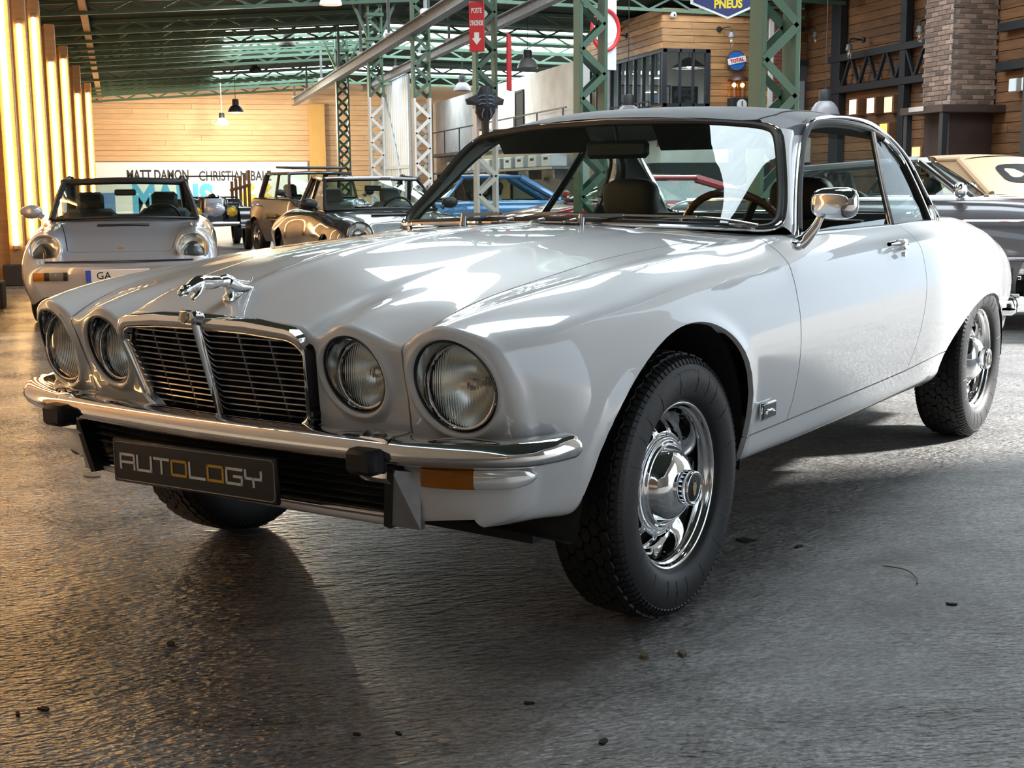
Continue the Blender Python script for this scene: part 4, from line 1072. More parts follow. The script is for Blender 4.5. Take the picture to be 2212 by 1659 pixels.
# floor: worn concrete with damp, polished patches
def floor_material():
    m = bpy.data.materials.new('concrete_floor'); m.use_nodes = True; n = m.node_tree.nodes; l = m.node_tree.links; b = n['Principled BSDF']
    tc = n.new('ShaderNodeTexCoord')
    def noise(sc, det, rough=.55, st=(1, 1, 1), rot=0):
        mp = n.new('ShaderNodeMapping'); mp.inputs['Scale'].default_value = st; mp.inputs['Rotation'].default_value = (0, 0, rot); l.new(tc.outputs['Object'], mp.inputs[0])
        z = n.new('ShaderNodeTexNoise'); z.inputs['Scale'].default_value = sc; z.inputs['Detail'].default_value = det; z.inputs['Roughness'].default_value = rough
        l.new(mp.outputs[0], z.inputs[0]); return z.outputs[0]
    def ramp(src, p0, p1, c0, c1):
        r = n.new('ShaderNodeValToRGB'); r.color_ramp.elements[0].position = p0; r.color_ramp.elements[1].position = p1
        r.color_ramp.elements[0].color = (*c0, 1); r.color_ramp.elements[1].color = (*c1, 1); l.new(src, r.inputs[0]); return r.outputs[0]
    def mix(kind, fac, a, c):
        x = n.new('ShaderNodeMix'); x.data_type = 'RGBA'; x.blend_type = kind; x.inputs[0].default_value = fac if not hasattr(fac, 'links') else 1
        if hasattr(fac, 'links'): l.new(fac, x.inputs[0])
        l.new(a, x.inputs[6]); l.new(c, x.inputs[7]); return x.outputs[2]
    big = noise(.55, 6, .6); med = noise(3.5, 8, .65, (1, 2.2, 1), .6); fine = noise(30, 6, .65, (1, 2.8, 1), .5); grit = noise(75, 3, .6, (1, 1.9, 1), .5); speck = noise(210, 2)
    c = ramp(big, .35, .68, (.18, .177, .174), (.30, .297, .292))
    c = mix('MULTIPLY', .9, c, ramp(med, .30, .66, (.50, .49, .48), (1.15, 1.15, 1.15)))
    c = mix('MULTIPLY', .9, c, ramp(fine, .36, .62, (.45, .43, .42), (1.3, 1.3, 1.3)))
    c = mix('MULTIPLY', .9, c, ramp(grit, .34, .60, (.45, .43, .42), (1.25, 1.25, 1.25)))
    c = mix('ADD', 1.0, c, ramp(speck, .74, .80, (0, 0, 0), (.10, .10, .10)))
    c = mix('MULTIPLY', 1.0, c, ramp(noise(1.3, 4, .5), .28, .38, (.62, .60, .58), (1, 1, 1)))
    # oil stains with ragged edges
    for (sx_, sy_, rx_, ry_) in ((1.98, 3.12, .30, .12), (1.70, 3.42, .07, .03)):
        mp = n.new('ShaderNodeMapping'); mp.vector_type = 'POINT'; mp.inputs['Location'].default_value = (-sx_ / rx_, -sy_ / ry_, 0); mp.inputs['Scale'].default_value = (1 / rx_, 1 / ry_, 1); l.new(tc.outputs['Object'], mp.inputs[0])
        ln = n.new('ShaderNodeVectorMath'); ln.operation = 'LENGTH'; l.new(mp.outputs[0], ln.inputs[0])
        ad = n.new('ShaderNodeMath'); ad.operation = 'MULTIPLY_ADD'; l.new(noise(9, 6, .7), ad.inputs[0]); ad.inputs[1].default_value = 1.6; l.new(ln.outputs['Value'], ad.inputs[2])
        c = mix('MULTIPLY', .8, c, ramp(ad.outputs[0], .95, 1.0, (.52, .50, .49), (1, 1, 1))) if False else mix('MULTIPLY', 1.0, c, ramp(sub_(n, l, ad.outputs[0], .95, .55), 0, 1, (.55, .53, .52), (1, 1, 1)))
    l.new(c, b.inputs['Base Color'])
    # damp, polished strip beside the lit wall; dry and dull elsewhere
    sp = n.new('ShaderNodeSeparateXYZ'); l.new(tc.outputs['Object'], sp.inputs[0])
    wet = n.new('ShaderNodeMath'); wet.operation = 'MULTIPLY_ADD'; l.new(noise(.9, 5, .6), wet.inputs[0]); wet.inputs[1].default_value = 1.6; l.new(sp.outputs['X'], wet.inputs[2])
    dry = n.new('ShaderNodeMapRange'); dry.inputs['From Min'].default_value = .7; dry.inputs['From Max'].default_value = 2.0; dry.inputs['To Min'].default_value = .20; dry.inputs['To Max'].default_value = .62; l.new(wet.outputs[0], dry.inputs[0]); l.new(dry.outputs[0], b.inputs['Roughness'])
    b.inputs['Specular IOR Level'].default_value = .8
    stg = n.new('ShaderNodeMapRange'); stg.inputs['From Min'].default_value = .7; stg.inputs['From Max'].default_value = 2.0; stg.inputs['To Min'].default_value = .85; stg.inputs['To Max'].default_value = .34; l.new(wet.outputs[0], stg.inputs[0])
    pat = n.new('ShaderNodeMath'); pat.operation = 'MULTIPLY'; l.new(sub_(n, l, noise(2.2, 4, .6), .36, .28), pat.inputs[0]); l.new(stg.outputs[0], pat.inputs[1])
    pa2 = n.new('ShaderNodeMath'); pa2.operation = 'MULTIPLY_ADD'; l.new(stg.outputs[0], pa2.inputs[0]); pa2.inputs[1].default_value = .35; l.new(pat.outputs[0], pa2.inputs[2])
    def bump(src, dist, prev=None):
        bp = n.new('ShaderNodeBump'); l.new(pa2.outputs[0], bp.inputs['Strength']); bp.inputs['Distance'].default_value = dist; l.new(src, bp.inputs['Height'])
        if prev is not None: l.new(prev, bp.inputs['Normal'])
        return bp.outputs[0]
    nb_ = bump(med, .03); nb_ = bump(noise(14, 3, .5, (1, 2.8, 1), .5), .055, nb_); nb_ = bump(noise(34, 2, .5, (1, 2.6, 1), .5), .045, nb_)
    l.new(nb_, b.inputs['Normal'])
    return m
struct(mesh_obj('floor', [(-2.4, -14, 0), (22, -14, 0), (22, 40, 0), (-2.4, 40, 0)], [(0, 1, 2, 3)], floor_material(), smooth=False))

def boards(parent, mat, p0, ud, L, z0, z1, bh, out, lengths, rnd, th=.022):
    """horizontal boards on a wall: start p0, unit dir ud, length L, outward normal out"""
    p0 = Vector(p0); ud = Vector(ud); out = Vector(out); rows_ = int(round((z1 - z0) / bh))
    M = Matrix((ud, out, Vector((0, 0, 1)))).transposed()
    for r in range(rows_):
        x = 0; z = z0 + bh * (r + .5); first = True
        while x < L - .01:
            ln = rnd.uniform(*lengths) * (rnd.uniform(.3, 1) if first else 1); first = False; ln = min(ln, L - x)
            if L - x - ln < .4: ln = L - x
            mb = MB(); mb.box((0, 0, 0), (ln - .004, th, bh - .008), M, .004)
            o = mb.build('plank', mat, parent, smooth=False); o.location = p0 + ud * (x + ln / 2) + out * (th / 2 + rnd.uniform(0, .006)) + Vector((0, 0, z)); x += ln
R1 = random.Random(11)
# back wall with pine boards
wb_ = MB(); wb_.box((6, 39.15, 2.6), (17, .2, 5.4)); wall_back = struct(wb_.build('wall_back', pm('wall_backing', (.34, .22, .12), .9), smooth=False))
boards(wall_back, PINE, (-2.05, 39.05, 0), (1, 0, 0), 10.3, 1.85, 4.55, .15, (0, -1, 0), (3.5, 5.5), R1)
boards(wall_back, PINE, (4.5, 39.05, 0), (1, 0, 0), 3.75, .05, 1.85, .15, (0, -1, 0), (2.0, 3.6), R1)
# left wall of painted brick behind timber posts
def brick_mat(name, c1, c2, mortar, scale, axis='YZ', rough=.85):
    if name in _M: return _M[name]
    m = bpy.data.materials.new(name); m.use_nodes = True; _M[name] = m; n = m.node_tree.nodes; l = m.node_tree.links; b = n['Principled BSDF']; b.inputs['Roughness'].default_value = rough
    tc = n.new('ShaderNodeTexCoord'); sp = n.new('ShaderNodeSeparateXYZ'); cb = n.new('ShaderNodeCombineXYZ'); l.new(tc.outputs['Object'], sp.inputs[0])
    l.new(sp.outputs['Y' if axis == 'YZ' else 'X'], cb.inputs[0]); l.new(sp.outputs['Z'], cb.inputs[1])
    br = n.new('ShaderNodeTexBrick'); br.inputs['Color1'].default_value = (*c1, 1); br.inputs['Color2'].default_value = (*c2, 1); br.inputs['Mortar'].default_value = (*mortar, 1)
    br.inputs['Scale'].default_value = scale; br.inputs['Mortar Size'].default_value = .012; br.inputs['Brick Width'].default_value = .5; br.inputs['Row Height'].default_value = .16
    l.new(cb.outputs[0], br.inputs[0]); l.new(br.outputs[0], b.inputs['Base Color'])
    bp = n.new('ShaderNodeBump'); bp.inputs['Strength'].default_value = .4; bp.inputs['Distance'].default_value = .01; bp.invert = True; l.new(br.outputs['Fac'], bp.inputs['Height']); l.new(bp.outputs[0], b.inputs['Normal'])
    return m
lw = MB(); lw.box((-2.15, 13.5, 2.2), (.2, 51.2, 4.4))
wall_left = struct(lw.build('wall_left', brick_mat('pale_brick', (.50, .36, .24), (.42, .28, .18), (.55, .45, .34), 2.1), smooth=False))
TUBE = pm('warm_tube', (1, .9, .7), .4, emit=(1.0, .62, .26), estr=TUBE_E)
posts = [4.6, 7.2, 9.8, 12.55, 15.4, 17.4, 19.6, 22.4, 25.6, 29.6, 34.4]
for i, y in enumerate(posts):
    lab = 'upright timber post with a warm light tube on the left brick wall'
    t = thing('light_post', lab, 'post', (-1.55, y, 0), 0, 'lit timber posts along the brick wall')
    MB().box((0, 0, 1.85), (.16, .13, 3.70), None, .006).build('post', POSTW, t, smooth=False)
    MB().box((-.25, .06, 1.85), (.34, .05, 3.66), None, .004).build('back_board', POSTW, t, smooth=False)
    ztop = 3.1 if i % 2 else 3.45
    MB().cyl((.0, -.10, .45), (.0, -.10, ztop), .032, .032, 10).build('light_tube_offscreen' if y < 13.5 else 'light_tube', TUBE, t)
    MB().cyl((-.14, .14, .30), (-.14, .14, ztop - .2), .032, .032, 10).build('light_tube_offscreen' if y < 13.5 else 'light_tube', TUBE, t)
    for z in (.43, ztop + .02): MB().box((0, -.095, z), (.06, .06, .05), None, .006).build('tube_holder', POSTW, t, smooth=False)
    MB().box((0, -.02, .12), (.30, .30, .24), None, .01).build('post_foot', pm('dark_plinth', (.05, .04, .035), .8), t, smooth=False)
# roof: dark ribbed sheets, skylight bands of translucent sheet
SKY = pm('translucent_sheet', (.8, .85, .85), .5, emit=(.82, .93, 1.0), estr=SKY_E)
def corr(name, x0, x1, y0, y1, mat, lift=0.0):
    ny = max(2, int((y1 - y0) / .045)); P = []
    for i in range(ny + 1):
        y = y0 + (y1 - y0) * i / ny; w = .02 * math.sin(2 * PI * y / .18)
        P.append([(x, y, zr(x, y) + lift + w) for x in np.linspace(x0, x1, 3)])
    return MB().grid(P).build(name, mat, None)
roof = bpy.data.objects.new('ceiling', None); COL.objects.link(roof); struct(roof)
bands = [(38.9, 36.6, 0), (36.6, 35.2, 1), (35.2, 31.6, 0), (31.6, 29.4, 1), (29.4, 28.6, 1), (28.6, 26.4, 0), (26.4, 23.6, 0), (23.6, 22.0, 1), (22.0, 18.5, 0), (18.5, 16.0, 1), (16.0, 12.0, 0), (12.0, 9.6, 1), (9.6, 6.0, 0), (6.0, 4.0, 1), (4.0, -.5, 0), (-.5, -2.5, 0), (-2.5, -8.0, 0), (-8, -12, 0)]
for y1, y0, sky in bands:
    for (xa, xb, s) in ((-2.25, 1.6, 0), (1.6, 4.9, sky), (4.9, 5.1, 0), (5.1, 11.2, sky), (11.2, 16, 0)):
        if y0 < 9.5 and xa > 5: continue
        if y0 < 9.5 and xa == 5.1: continue
        if y0 < 9.5 and xb == 4.9: xb = 4.9
        o = corr(('skylight' if y1 > 25 else 'skylight_offscreen') if s else 'roof_sheet', xa, xb, y0, y1, SKY if s else ROOFG); o.parent = roof
for y0 in (-12, -8, -6, -2, 2, 6):                       # right strip of the near bay ends above the added light-blocking wall
    o = corr('roof_sheet', 4.9, 7.3, y0, min(y0 + 4, 9.6), ROOFG); o.parent = roof
# trusses spanning each bay
def truss(y, xa, xb, dep, mat, bay):
    t = thing('roof_truss', 'green lattice roof truss spanning the %s bay of the roof' % bay, 'truss', (0, y, 0), 0, 'roof trusses of the %s bay' % bay)
    n_ = 8; top = [(xa + (xb - xa) * i / n_) for i in range(n_ + 1)]
    za = lambda x: zr(x, y) - .06; zb = lambda x: zr(x, y) - .06 - dep
    MB().bar((xa, 0, za(xa)), (xb, 0, za(xb)), .07, .06).build('top_chord', mat, t, smooth=False)
    MB().bar((xa, 0, zb(xa)), (xb, 0, zb(xb)), .08, .06).build('bottom_chord', mat, t, smooth=False)
    for i in range(n_):
        xm = (top[i] + top[i + 1]) / 2
        MB().bar((top[i], 0, za(top[i])), (xm, 0, zb(xm)), .04, .03, up=(0, 1, 0)).build('web_bar', mat, t, smooth=False)
        MB().bar((xm, 0, zb(xm)), (top[i + 1], 0, za(top[i + 1])), .04, .03, up=(0, 1, 0)).build('web_bar', mat, t, smooth=False)
for y in (38.2, 36.9, 36.1, 35.3, 33.6, 32.0, 31.0, 30.2, 29.4, 28.6, 27.6, 26.6, 24.4, 22.6, 20.0, 17.2, 13.0):
    truss(y, -2.0, 4.9, .20, GREEN, 'left')
for y in (36.5, 34.0, 31.4, 30.0, 28.8, 27.6, 26.4, 24.0, 22.4, 20.0, 18.0, 16.4):
    truss(y, 5.1, 12.8, .24, GREEN, 'right')
# steel beams along the hall
def ibeam(name, label, X, z, y0, y1):
    t = thing(name, label, 'beam', (X, y0, z))
    L = y1 - y0
    MB().box((0, L / 2, .085), (.15, L, .016)).build('flange', STEEL, t, smooth=False); MB().box((0, L / 2, -.085), (.15, L, .016)).build('flange', STEEL, t, smooth=False)
    MB().box((0, L / 2, 0), (.014, L, .156)).build('web', STEEL, t, smooth=False)
    k = y0 + 1.2
    while k < y1:
        MB().box((0, k - y0, (zr(X, k) - z) / 2 + .06), (.05, .05, zr(X, k) - z - .15), None, .004).build('hanger', STEEL, t, smooth=False)
        MB().box((0, k - y0, .12), (.14, .14, .09), None, .01).build('clamp_block', WPAINT, t, smooth=False); k += 3.1
ibeam('steel_beam', 'grey steel beam hung over the column row beside the pine wall', 3.95, 3.49, 8.5, 37.8)
ibeam('steel_beam', 'rusty grey steel beam running towards the white partition wall', 6.0, 3.93, 16, 38)
# lattice columns
def column(y, label, white_to, mat):
    t = thing('lattice_column', label, 'column', (4.12, y, 0), 0, None)
    zt = zr(4.1, y) - .02; hw = .125; hd = .10; segs = [(0, white_to, WPAINT), (white_to, zt, mat)] if white_to else [(0, zt, mat)]
    for z0, z1, m_ in segs:
        for sx in (-1, 1):
            MB().box((sx * hw, 0, (z0 + z1) / 2), (.035, .20, z1 - z0), None, .003).build('leg', m_, t, smooth=False)
        z = z0 + .02; up_ = True
        while z + .20 < z1 + .05:
            for sd in (-1, 1):
                a, b = (-hw, hw) if up_ == (sd < 0 or y < 18) else (hw, -hw)
                MB().bar((a, sd * hd, z), (b, sd * hd, min(z + .235, z1)), .012, .055, up=(0, 0, 1)).build('lattice_bar', m_, t, smooth=False)
            z += .235; up_ = not up_
    MB().box((0, 0, .02), (.4, .4, .04), None, .004).build('foot_plate', m_, t, smooth=False)
    for zz in (zt - .9, zt - .45):
        MB().box((0, 0, zz), (.34, .26, .06), None, .004).build('collar', mat, t, smooth=False)
    for sx in (-1, 1):
        MB().bar((sx * .10, 0, zt - .9), (sx * .48, 0, zt - .05), .05, .05, up=(0, 1, 0)).build('brace', mat, t, smooth=False)
column(8.13, 'tall green lattice column right beside the wooden office, behind the coupe roof', 0, GREEN)
column(12.0, 'green lattice column rising beside the white partition wall end', 0, GREEN)
column(16.15, 'green lattice column with white lower half carrying the red arrow sign', 2.05, GREEN)
column(20.25, 'green and white lattice column next to the grey sliding door', 2.45, GREEN)
column(24.6, 'slender green and white lattice column before the pine wall', 2.75, GREEN)
column(29.1, 'all green slender lattice column furthest along the row by the pine wall', 0, GREEN)
# white partition on the right
p_ = MB(); p_.box((8.38, 32.0, 1.78), (.16, 14.2, 3.56)); struct(p_.build('wall_partition', WPAINT, smooth=False))
p_ = MB(); p_.box((8.38, 24.87, 1.85), (.22, .20, 3.7)); struct(p_.build('trim_1', pm('grey_post', (.45, .43, .41), .7), smooth=False))
d_ = MB(); d_.box((8.285, 29.2, 2.72), (.03, .62, 1.0)); dd = struct(d_.build('door_1', pm('dark_door', (.016, .014, .013), .7), smooth=False))
mb = MB(); mb.box((8.28, 28.88, 2.72), (.05, .05, 1.06)); mb.box((8.28, 29.52, 2.72), (.05, .05, 1.06)); mb.box((8.28, 29.2, 3.24), (.05, .66, .05)); mb.build('door_frame', BLKST, dd, smooth=False)
# pine panel by the wall, wood sheet
MBp = MB(); MBp.box((4.70, 38.75, 1.76), (.48, .05, 3.50), None, .005); tag(MBp.build('plywood_panel', pm('plywood', (.55, .33, .10), .6, noise=(3, (.48, .27, .08), .3, (8, 1, 1))), smooth=False), 'upright yellow plywood panel leaning on the pine wall', 'panel')
# grey sliding metal door
t = thing('sliding_door', 'pale grey ribbed sliding door behind the white lattice columns', 'door', (6.6, 34.0, 0), 0)
GS = pm('grey_sheet', (.42, .47, .52), .45, .3)
P = []
for i in range(97):
    y = 3.9 * i / 96; P.append([(-.02 * (math.sin(2 * PI * y / .30) > .3), y, z) for z in (.1, 4.1)])
MB().grid(P).build('ribbed_sheet', GS, t, smooth=False)
for y in (0, 3.9): MB().box((-.02, y, 2.1), (.06, .08, 4.05)).build('side_rail', GS, t, smooth=False)
for z in (.15, 1.6, 4.08): MB().box((-.03, 1.95, z), (.05, 3.9, .09)).build('cross_rail', GS, t, smooth=False)
MB().bar((-.05, .1, .2), (-.05, 3.8, 3.9), .04, .05).build('diagonal_brace', GS, t, smooth=False)
# added unseen walls block daylight; the right opening is shaped to sun the coupe tail
gw = MB(); gw.box((7.4, 2.85, 2.8), (.2, 2.6, 5.6)); gw.box((7.4, 7.0, 4.75), (.2, 5.1, 1.5)); gw.box((7.4, -1.55, 5.0), (.2, 6.2, 1.9)); gw.box((7.4, -8.3, 3.0), (.2, 7.4, 6.0)); gw.box((2.5, -12, 3.1), (9.8, .2, 6.2)); struct(gw.build('wall_sun_block', WPAINT, smooth=False))
gy = MB(); gy.grid([[(7.5, -14, -.01), (7.5, 9.5, -.01)], [(40, -14, -.01), (40, 9.5, -.01)]]); struct(gy.build('ground_yard', pm('yard_ground', (.34, .33, .31), .9), smooth=False))
# ------- office on the mezzanine (wooden house)
YH = 24.05
hb = MB(); hb.box((11.65, YH + .55 + .2, 1.75), (3.8, 1.5, .5)); struct(hb.build('wall_gallery_front', WPAINT, smooth=False))
hb = MB(); hb.box((11.65, YH + .55 + .2, .75), (3.8, 1.5, 1.5)); struct(hb.build('wall_lower', pm('dark_store', (.03, .035, .035), .9), smooth=False))
wall_of = struct(MB().box((11.15, YH + .12, 4.13), (2.8, .16, .76)).build('wall_office_front', pm('board_back', (.20, .10, .04), .9), smooth=False))
boards(wall_of, PINE2, (9.75, YH + .02, 0), (1, 0, 0), 2.42, 3.72, 4.50, .13, (0, -1, 0), (1.2, 2.4), R1)
boards(wall_of, PINE2, (10.78, YH + .02, 0), (1, 0, 0), 1.38, 2.55, 3.72, .13, (0, -1, 0), (.8, 1.4), R1)
boards(wall_of, PINE2, (9.75, YH + .02, 0), (1, 0, 0), 2.42, 1.80, 2.58, .13, (0, -1, 0), (1.2, 2.4), R1)
MB().box((11.5, YH + .12, 2.75), (1.44, .16, 1.9)).build('backing', _M['board_back'], wall_of, smooth=False)
MB().box((10.95, YH + .12, 2.2), (2.42, .16, .76)).build('backing', _M['board_back'], wall_of, smooth=False)
wall_os = struct(MB().box((9.85, 26.6, 4.13), (.16, 5.1, .72)).build('wall_office_side', _M['board_back'], smooth=False))
boards(wall_os, PINE2, (9.76, 24.05, 0), (0, 1, 0), 5.0, 3.72, 4.50, .13, (-1, 0, 0), (1.6, 3.0), R1)
boards(wall_os, PINE2, (9.76, 24.05, 0), (0, 1, 0), 5.0, 2.10, 2.62, .13, (-1, 0, 0), (1.6, 3.0), R1)
# office windows
WG = glass_mat('office_glass', (.9, .95, .95), .6)
w1 = struct(MB().box((10.28, YH + .06, 3.16), (.84, .006, .98)).build('window_1', WG, smooth=False))
for x, w in ((9.80, .10), (10.14, .035), (10.42, .035), (10.73, .10)): MB().box((x, YH + .02, 3.16), (w, .08, 1.12)).build('mullion', BLKST, w1, smooth=False)
for z in (2.63, 3.69): MB().box((10.27, YH + .02, z), (1.0, .08, .07)).build('window_rail', BLKST, w1, smooth=False)
w2 = struct(MB().box((9.84, 26.5, 3.16), (.006, 4.7, .98)).build('window_2', WG, smooth=False))
yy = 24.2
while yy < 29.0: MB().box((9.80, yy, 3.16), (.07, .035, 1.10)).build('mullion', BLKST, w2, smooth=False); yy += .48
for z in (2.63, 3.69): MB().box((9.80, 26.6, z), (.08, 5.0, .07)).build('window_rail', BLKST, w2, smooth=False)
OFW = pm('office_white', (.80, .82, .83), .8)
struct(MB().box((11.0, 27.2, 3.2), (2.6, .1, 2.5)).build('wall_office_back', OFW, smooth=False))
struct(MB().box((12.1, 25.6, 3.2), (.1, 3.2, 2.5)).build('wall_office_right', OFW, smooth=False))
struct(MB().box((10.9, 26.6, 4.48), (2.3, 5.0, .05)).build('ceiling_office', OFW, smooth=False))
# lamps seen through the office panes: ribbed dome shade and two white saucer lamps, all lit
od = thing('dome_lamp', 'large ribbed metal dome lamp behind the office front window', 'lamp', (10.95, 25.5, 3.50))
for k in range(7): MB().tube([((.36 - .045 * k) * math.cos(a), (.36 - .045 * k) * math.sin(a), .028 * k + .010 * (k > 2)) for a in np.linspace(0, 2 * PI, 33)[:-1]], .014, 6, closed=True).build('shade_rib', STEEL, od)
MB().lathe([(.37, 0), (.30, .045), (.20, .11), (.09, .19), (.02, .21)], None, 28).build('shade', STEEL, od)
MB().cyl((0, 0, .20), (0, 0, .95), .008, None, 6).build('cord', BLKST, od); MB().ball((0, 0, .05), .06, 10, 8).build('bulb', pm('office_bulb', (1, 1, 1), .4, emit=(1, .96, .90), estr=120), od)
for zz, xx in ((3.27, 10.22), (3.03, 10.36)):
    ol_ = thing('saucer_lamp', 'lit white saucer lamp behind the office corner pane', 'lamp', (xx, 25.5 if zz > 3.1 else 26.2, zz), 0, 'white saucer lamps in the office')
    MB().lathe([(.15, 0), (.12, .03), (.04, .05), (.001, .055)], None, 20).build('shade', OFW, ol_); MB().lathe([(.001, .004), (.13, .004)], None, 20).build('glow_disc', pm('saucer_glow', (1, 1, 1), .5, emit=(1, .97, .92), estr=12), ol_)
    MB().cyl((0, 0, .05), (0, 0, 4.45 - zz), .006, None, 6).build('cord', BLKST, ol_)
def picture(x, y, z, w, h, axis, c1, c2, label):
    t = thing('framed_picture', label, 'picture', (x, y, z))
    s = (w, .03, h) if axis == 'y' else (.03, w, h); d = (0, -.018, 0) if axis == 'y' else (-.018, 0, 0)
    MB().box((0, 0, 0), s).build('frame', BLKST, t, smooth=False)
    s2 = (w * .86, .004, h * .86) if axis == 'y' else (.004, w * .86, h * .86)
    MB().box(d, s2).build('print', pm('print_' + label[:12], c1, .6, noise=(3, c2, .08, (1, 1, 3))), t, smooth=False)
picture(10.25, 27.12, 3.05, .55, .42, 'y', (.20, .36, .62), (.45, .25, .12), 'blue desert print in a thin frame seen through the office side panes')
picture(10.95, 27.12, 3.05, .50, .42, 'y', (.30, .45, .66), (.42, .22, .10), 'pale blue picture with brown rocks behind the office corner')
picture(11.55, 27.12, 3.02, .62, .44, 'y', (.015, .015, .02), (.10, .11, .13), 'black photograph in a dark frame behind the office front window')
# dark door with white frame right of the office
d2 = struct(MB().box((12.98, YH + .30, 2.80), (.72, .05, 1.40)).build('door_2', pm('grey_door', (.10, .11, .13), .5), smooth=False))
for x in (12.55, 13.42): MB().box((x, YH + .22, 2.8), (.12, .10, 1.5)).build('door_frame', BLKST, d2, smooth=False)
MB().box((12.98, YH + .22, 3.53), (.95, .10, .10)).build('door_frame', BLKST, d2, smooth=False)
MB().box((13.30, YH + .24, 2.8), (.07, .03, 1.36)).build('door_stop', OFW, d2, smooth=False)
MB().box((12.66, YH + .24, 2.8), (.06, .03, 1.36)).build('door_stop', OFW, d2, smooth=False)
MB().box((12.92, YH + .265, 2.85), (.20, .02, .62)).build('door_pane', pm('door_pane', (.45, .47, .5), .2), d2, smooth=False)
wall_d = struct(MB().box((12.9, YH + .42, 3.2), (1.6, .16, 2.8)).build('wall_doorway', _M['board_back'], smooth=False))
boards(wall_d, OLDW, (12.2, YH + .33, 0), (1, 0, 0), 1.4, 3.56, 4.5, .13, (0, -1, 0), (.7, 1.4), R1)
bp_m = brick_mat('red_brick', (.23, .055, .03), (.17, .04, .025), (.20, .15, .12), 2.2, 'XZ')
struct(MB().box((12.27, YH + .06, 2.6), (.26, .3, 3.6)).build('wall_brick_pier', bp_m, smooth=False))
# right-hand wall with dark boards
wr = struct(MB().box((13.18, 19.0, 2.4), (.2, 11.0, 4.8)).build('wall_right', pm('right_back', (.12, .055, .022), .9), smooth=False))
boards(wr, OLDW, (13.08, 24.3, 0), (0, -1, 0), 10.4, 1.2, 4.55, .16, (-1, 0, 0), (1.8, 3.4), R1)
def steel_portal():
    t = thing('steel_portal', 'black steel portal frame with truss beam on the old boards', 'frame', (12.95, 20, 0))
    for y, w in ((2.85, .34), (.50, .18), (-3.2, .40)): MB().box((0, y, 2.3), (.14, w, 4.6), None, .006).build('upright', BLKST, t, smooth=False)
    for z in (2.86, 3.46):
        MB().box((-.03, 1.05, z), (.12, 4.1, .13), None, .005).build('truss_chord', BLKST, t, smooth=False); MB().box((-.03, -2.75, z), (.12, 1.1, .13), None, .005).build('truss_chord', BLKST, t, smooth=False)
    k = 2.9
    while k > -.6:
        MB().bar((-.03, k, 3.42), (-.03, k - .28, 2.9), .05, .06, up=(1, 0, 0)).build('truss_bar', BLKST, t, smooth=False)
        MB().bar((-.03, k - .28, 2.9), (-.03, k - .56, 3.42), .05, .06, up=(1, 0, 0)).build('truss_bar', BLKST, t, smooth=False); k -= .62
steel_portal()
# chimney of old bricks
ch = thing('brick_chimney', 'old grey brick chimney above the black steel fireplace', 'chimney', (12.2, 18.0, 0))
BRK = plank_mat('chimney_brick', (.30, .19, .14), (.17, .115, .09), .9, .45); MORT = pm('mortar', (.30, .27, .24), .95)
MB().box((.42, .40, 3.37), (.80, .76, 2.16)).build('core', MORT, ch, smooth=False)
bm_s = {}
def brick(loc, sx, sy, sz):
    k = (round(sx, 3), round(sy, 3))
    if k not in bm_s: bm_s[k] = MB().box((0, 0, 0), (sx, sy, sz), None, .004).build('brick', BRK, ch, smooth=False); o = bm_s[k]
    else: o = bm_s[k].copy(); COL.objects.link(o)
    o.location = loc
z = 2.33; r = 0
while z < 4.45:
    for i in range(4):                    # face towards the hall (x-)
        yb = .0 + i * .215 + (.107 if r % 2 else 0)
        if yb < .74: brick((.016 + R1.uniform(-.002, .003), min(yb + .10, .70), z), .03, .20, .062)
    for i in range(6):
        xb = i * .215 + (.0 if r % 2 else .107)
        if xb < .66: brick((min(xb + .10, .75),   .016 + R1.uniform(-.002, .003), z), .20, .03, .062)
    z += .078; r += 1
fp = thing('steel_fireplace', 'dark steel fireplace hood and legs under the brick chimney', 'fireplace', (12.2, 18.0, 0))
RUST = pm('rusty_steel', (.07, .05, .045), .6, .4, noise=(5, (.10, .06, .05), .3))
MB().box((.35, .35, 2.22), (1.3, 1.2, .12), None, .008).build('ledge', RUST, fp, smooth=False)
MB().box((.45, .42, 1.78), (.80, .70, .80), None, .008).build('hood', RUST, fp, smooth=False)
MB().box((.35, .35, .75), (1.2, 1.1, .5), None, .008).build('hearth', BLKST, fp, smooth=False)
for x in (-.2, .95):
    for y in (-.15, .85): MB().box((x, y, 1.1), (.10, .10, 2.2), None, .004).build('leg', BLKST, fp, smooth=False)
MB().box((-.31, .45, 2.24), (.012, .42, .075)).build('name_plate', pm('steel_plate', (.4, .4, .42), .4, .6), fp, smooth=False)
tag(MB().box((12.65, 16.3, 2.4), (.5, .4, 4.8), None, .01).build('steel_pier', BLKST, smooth=False), 'massive black steel pier right of the brick chimney', 'column')
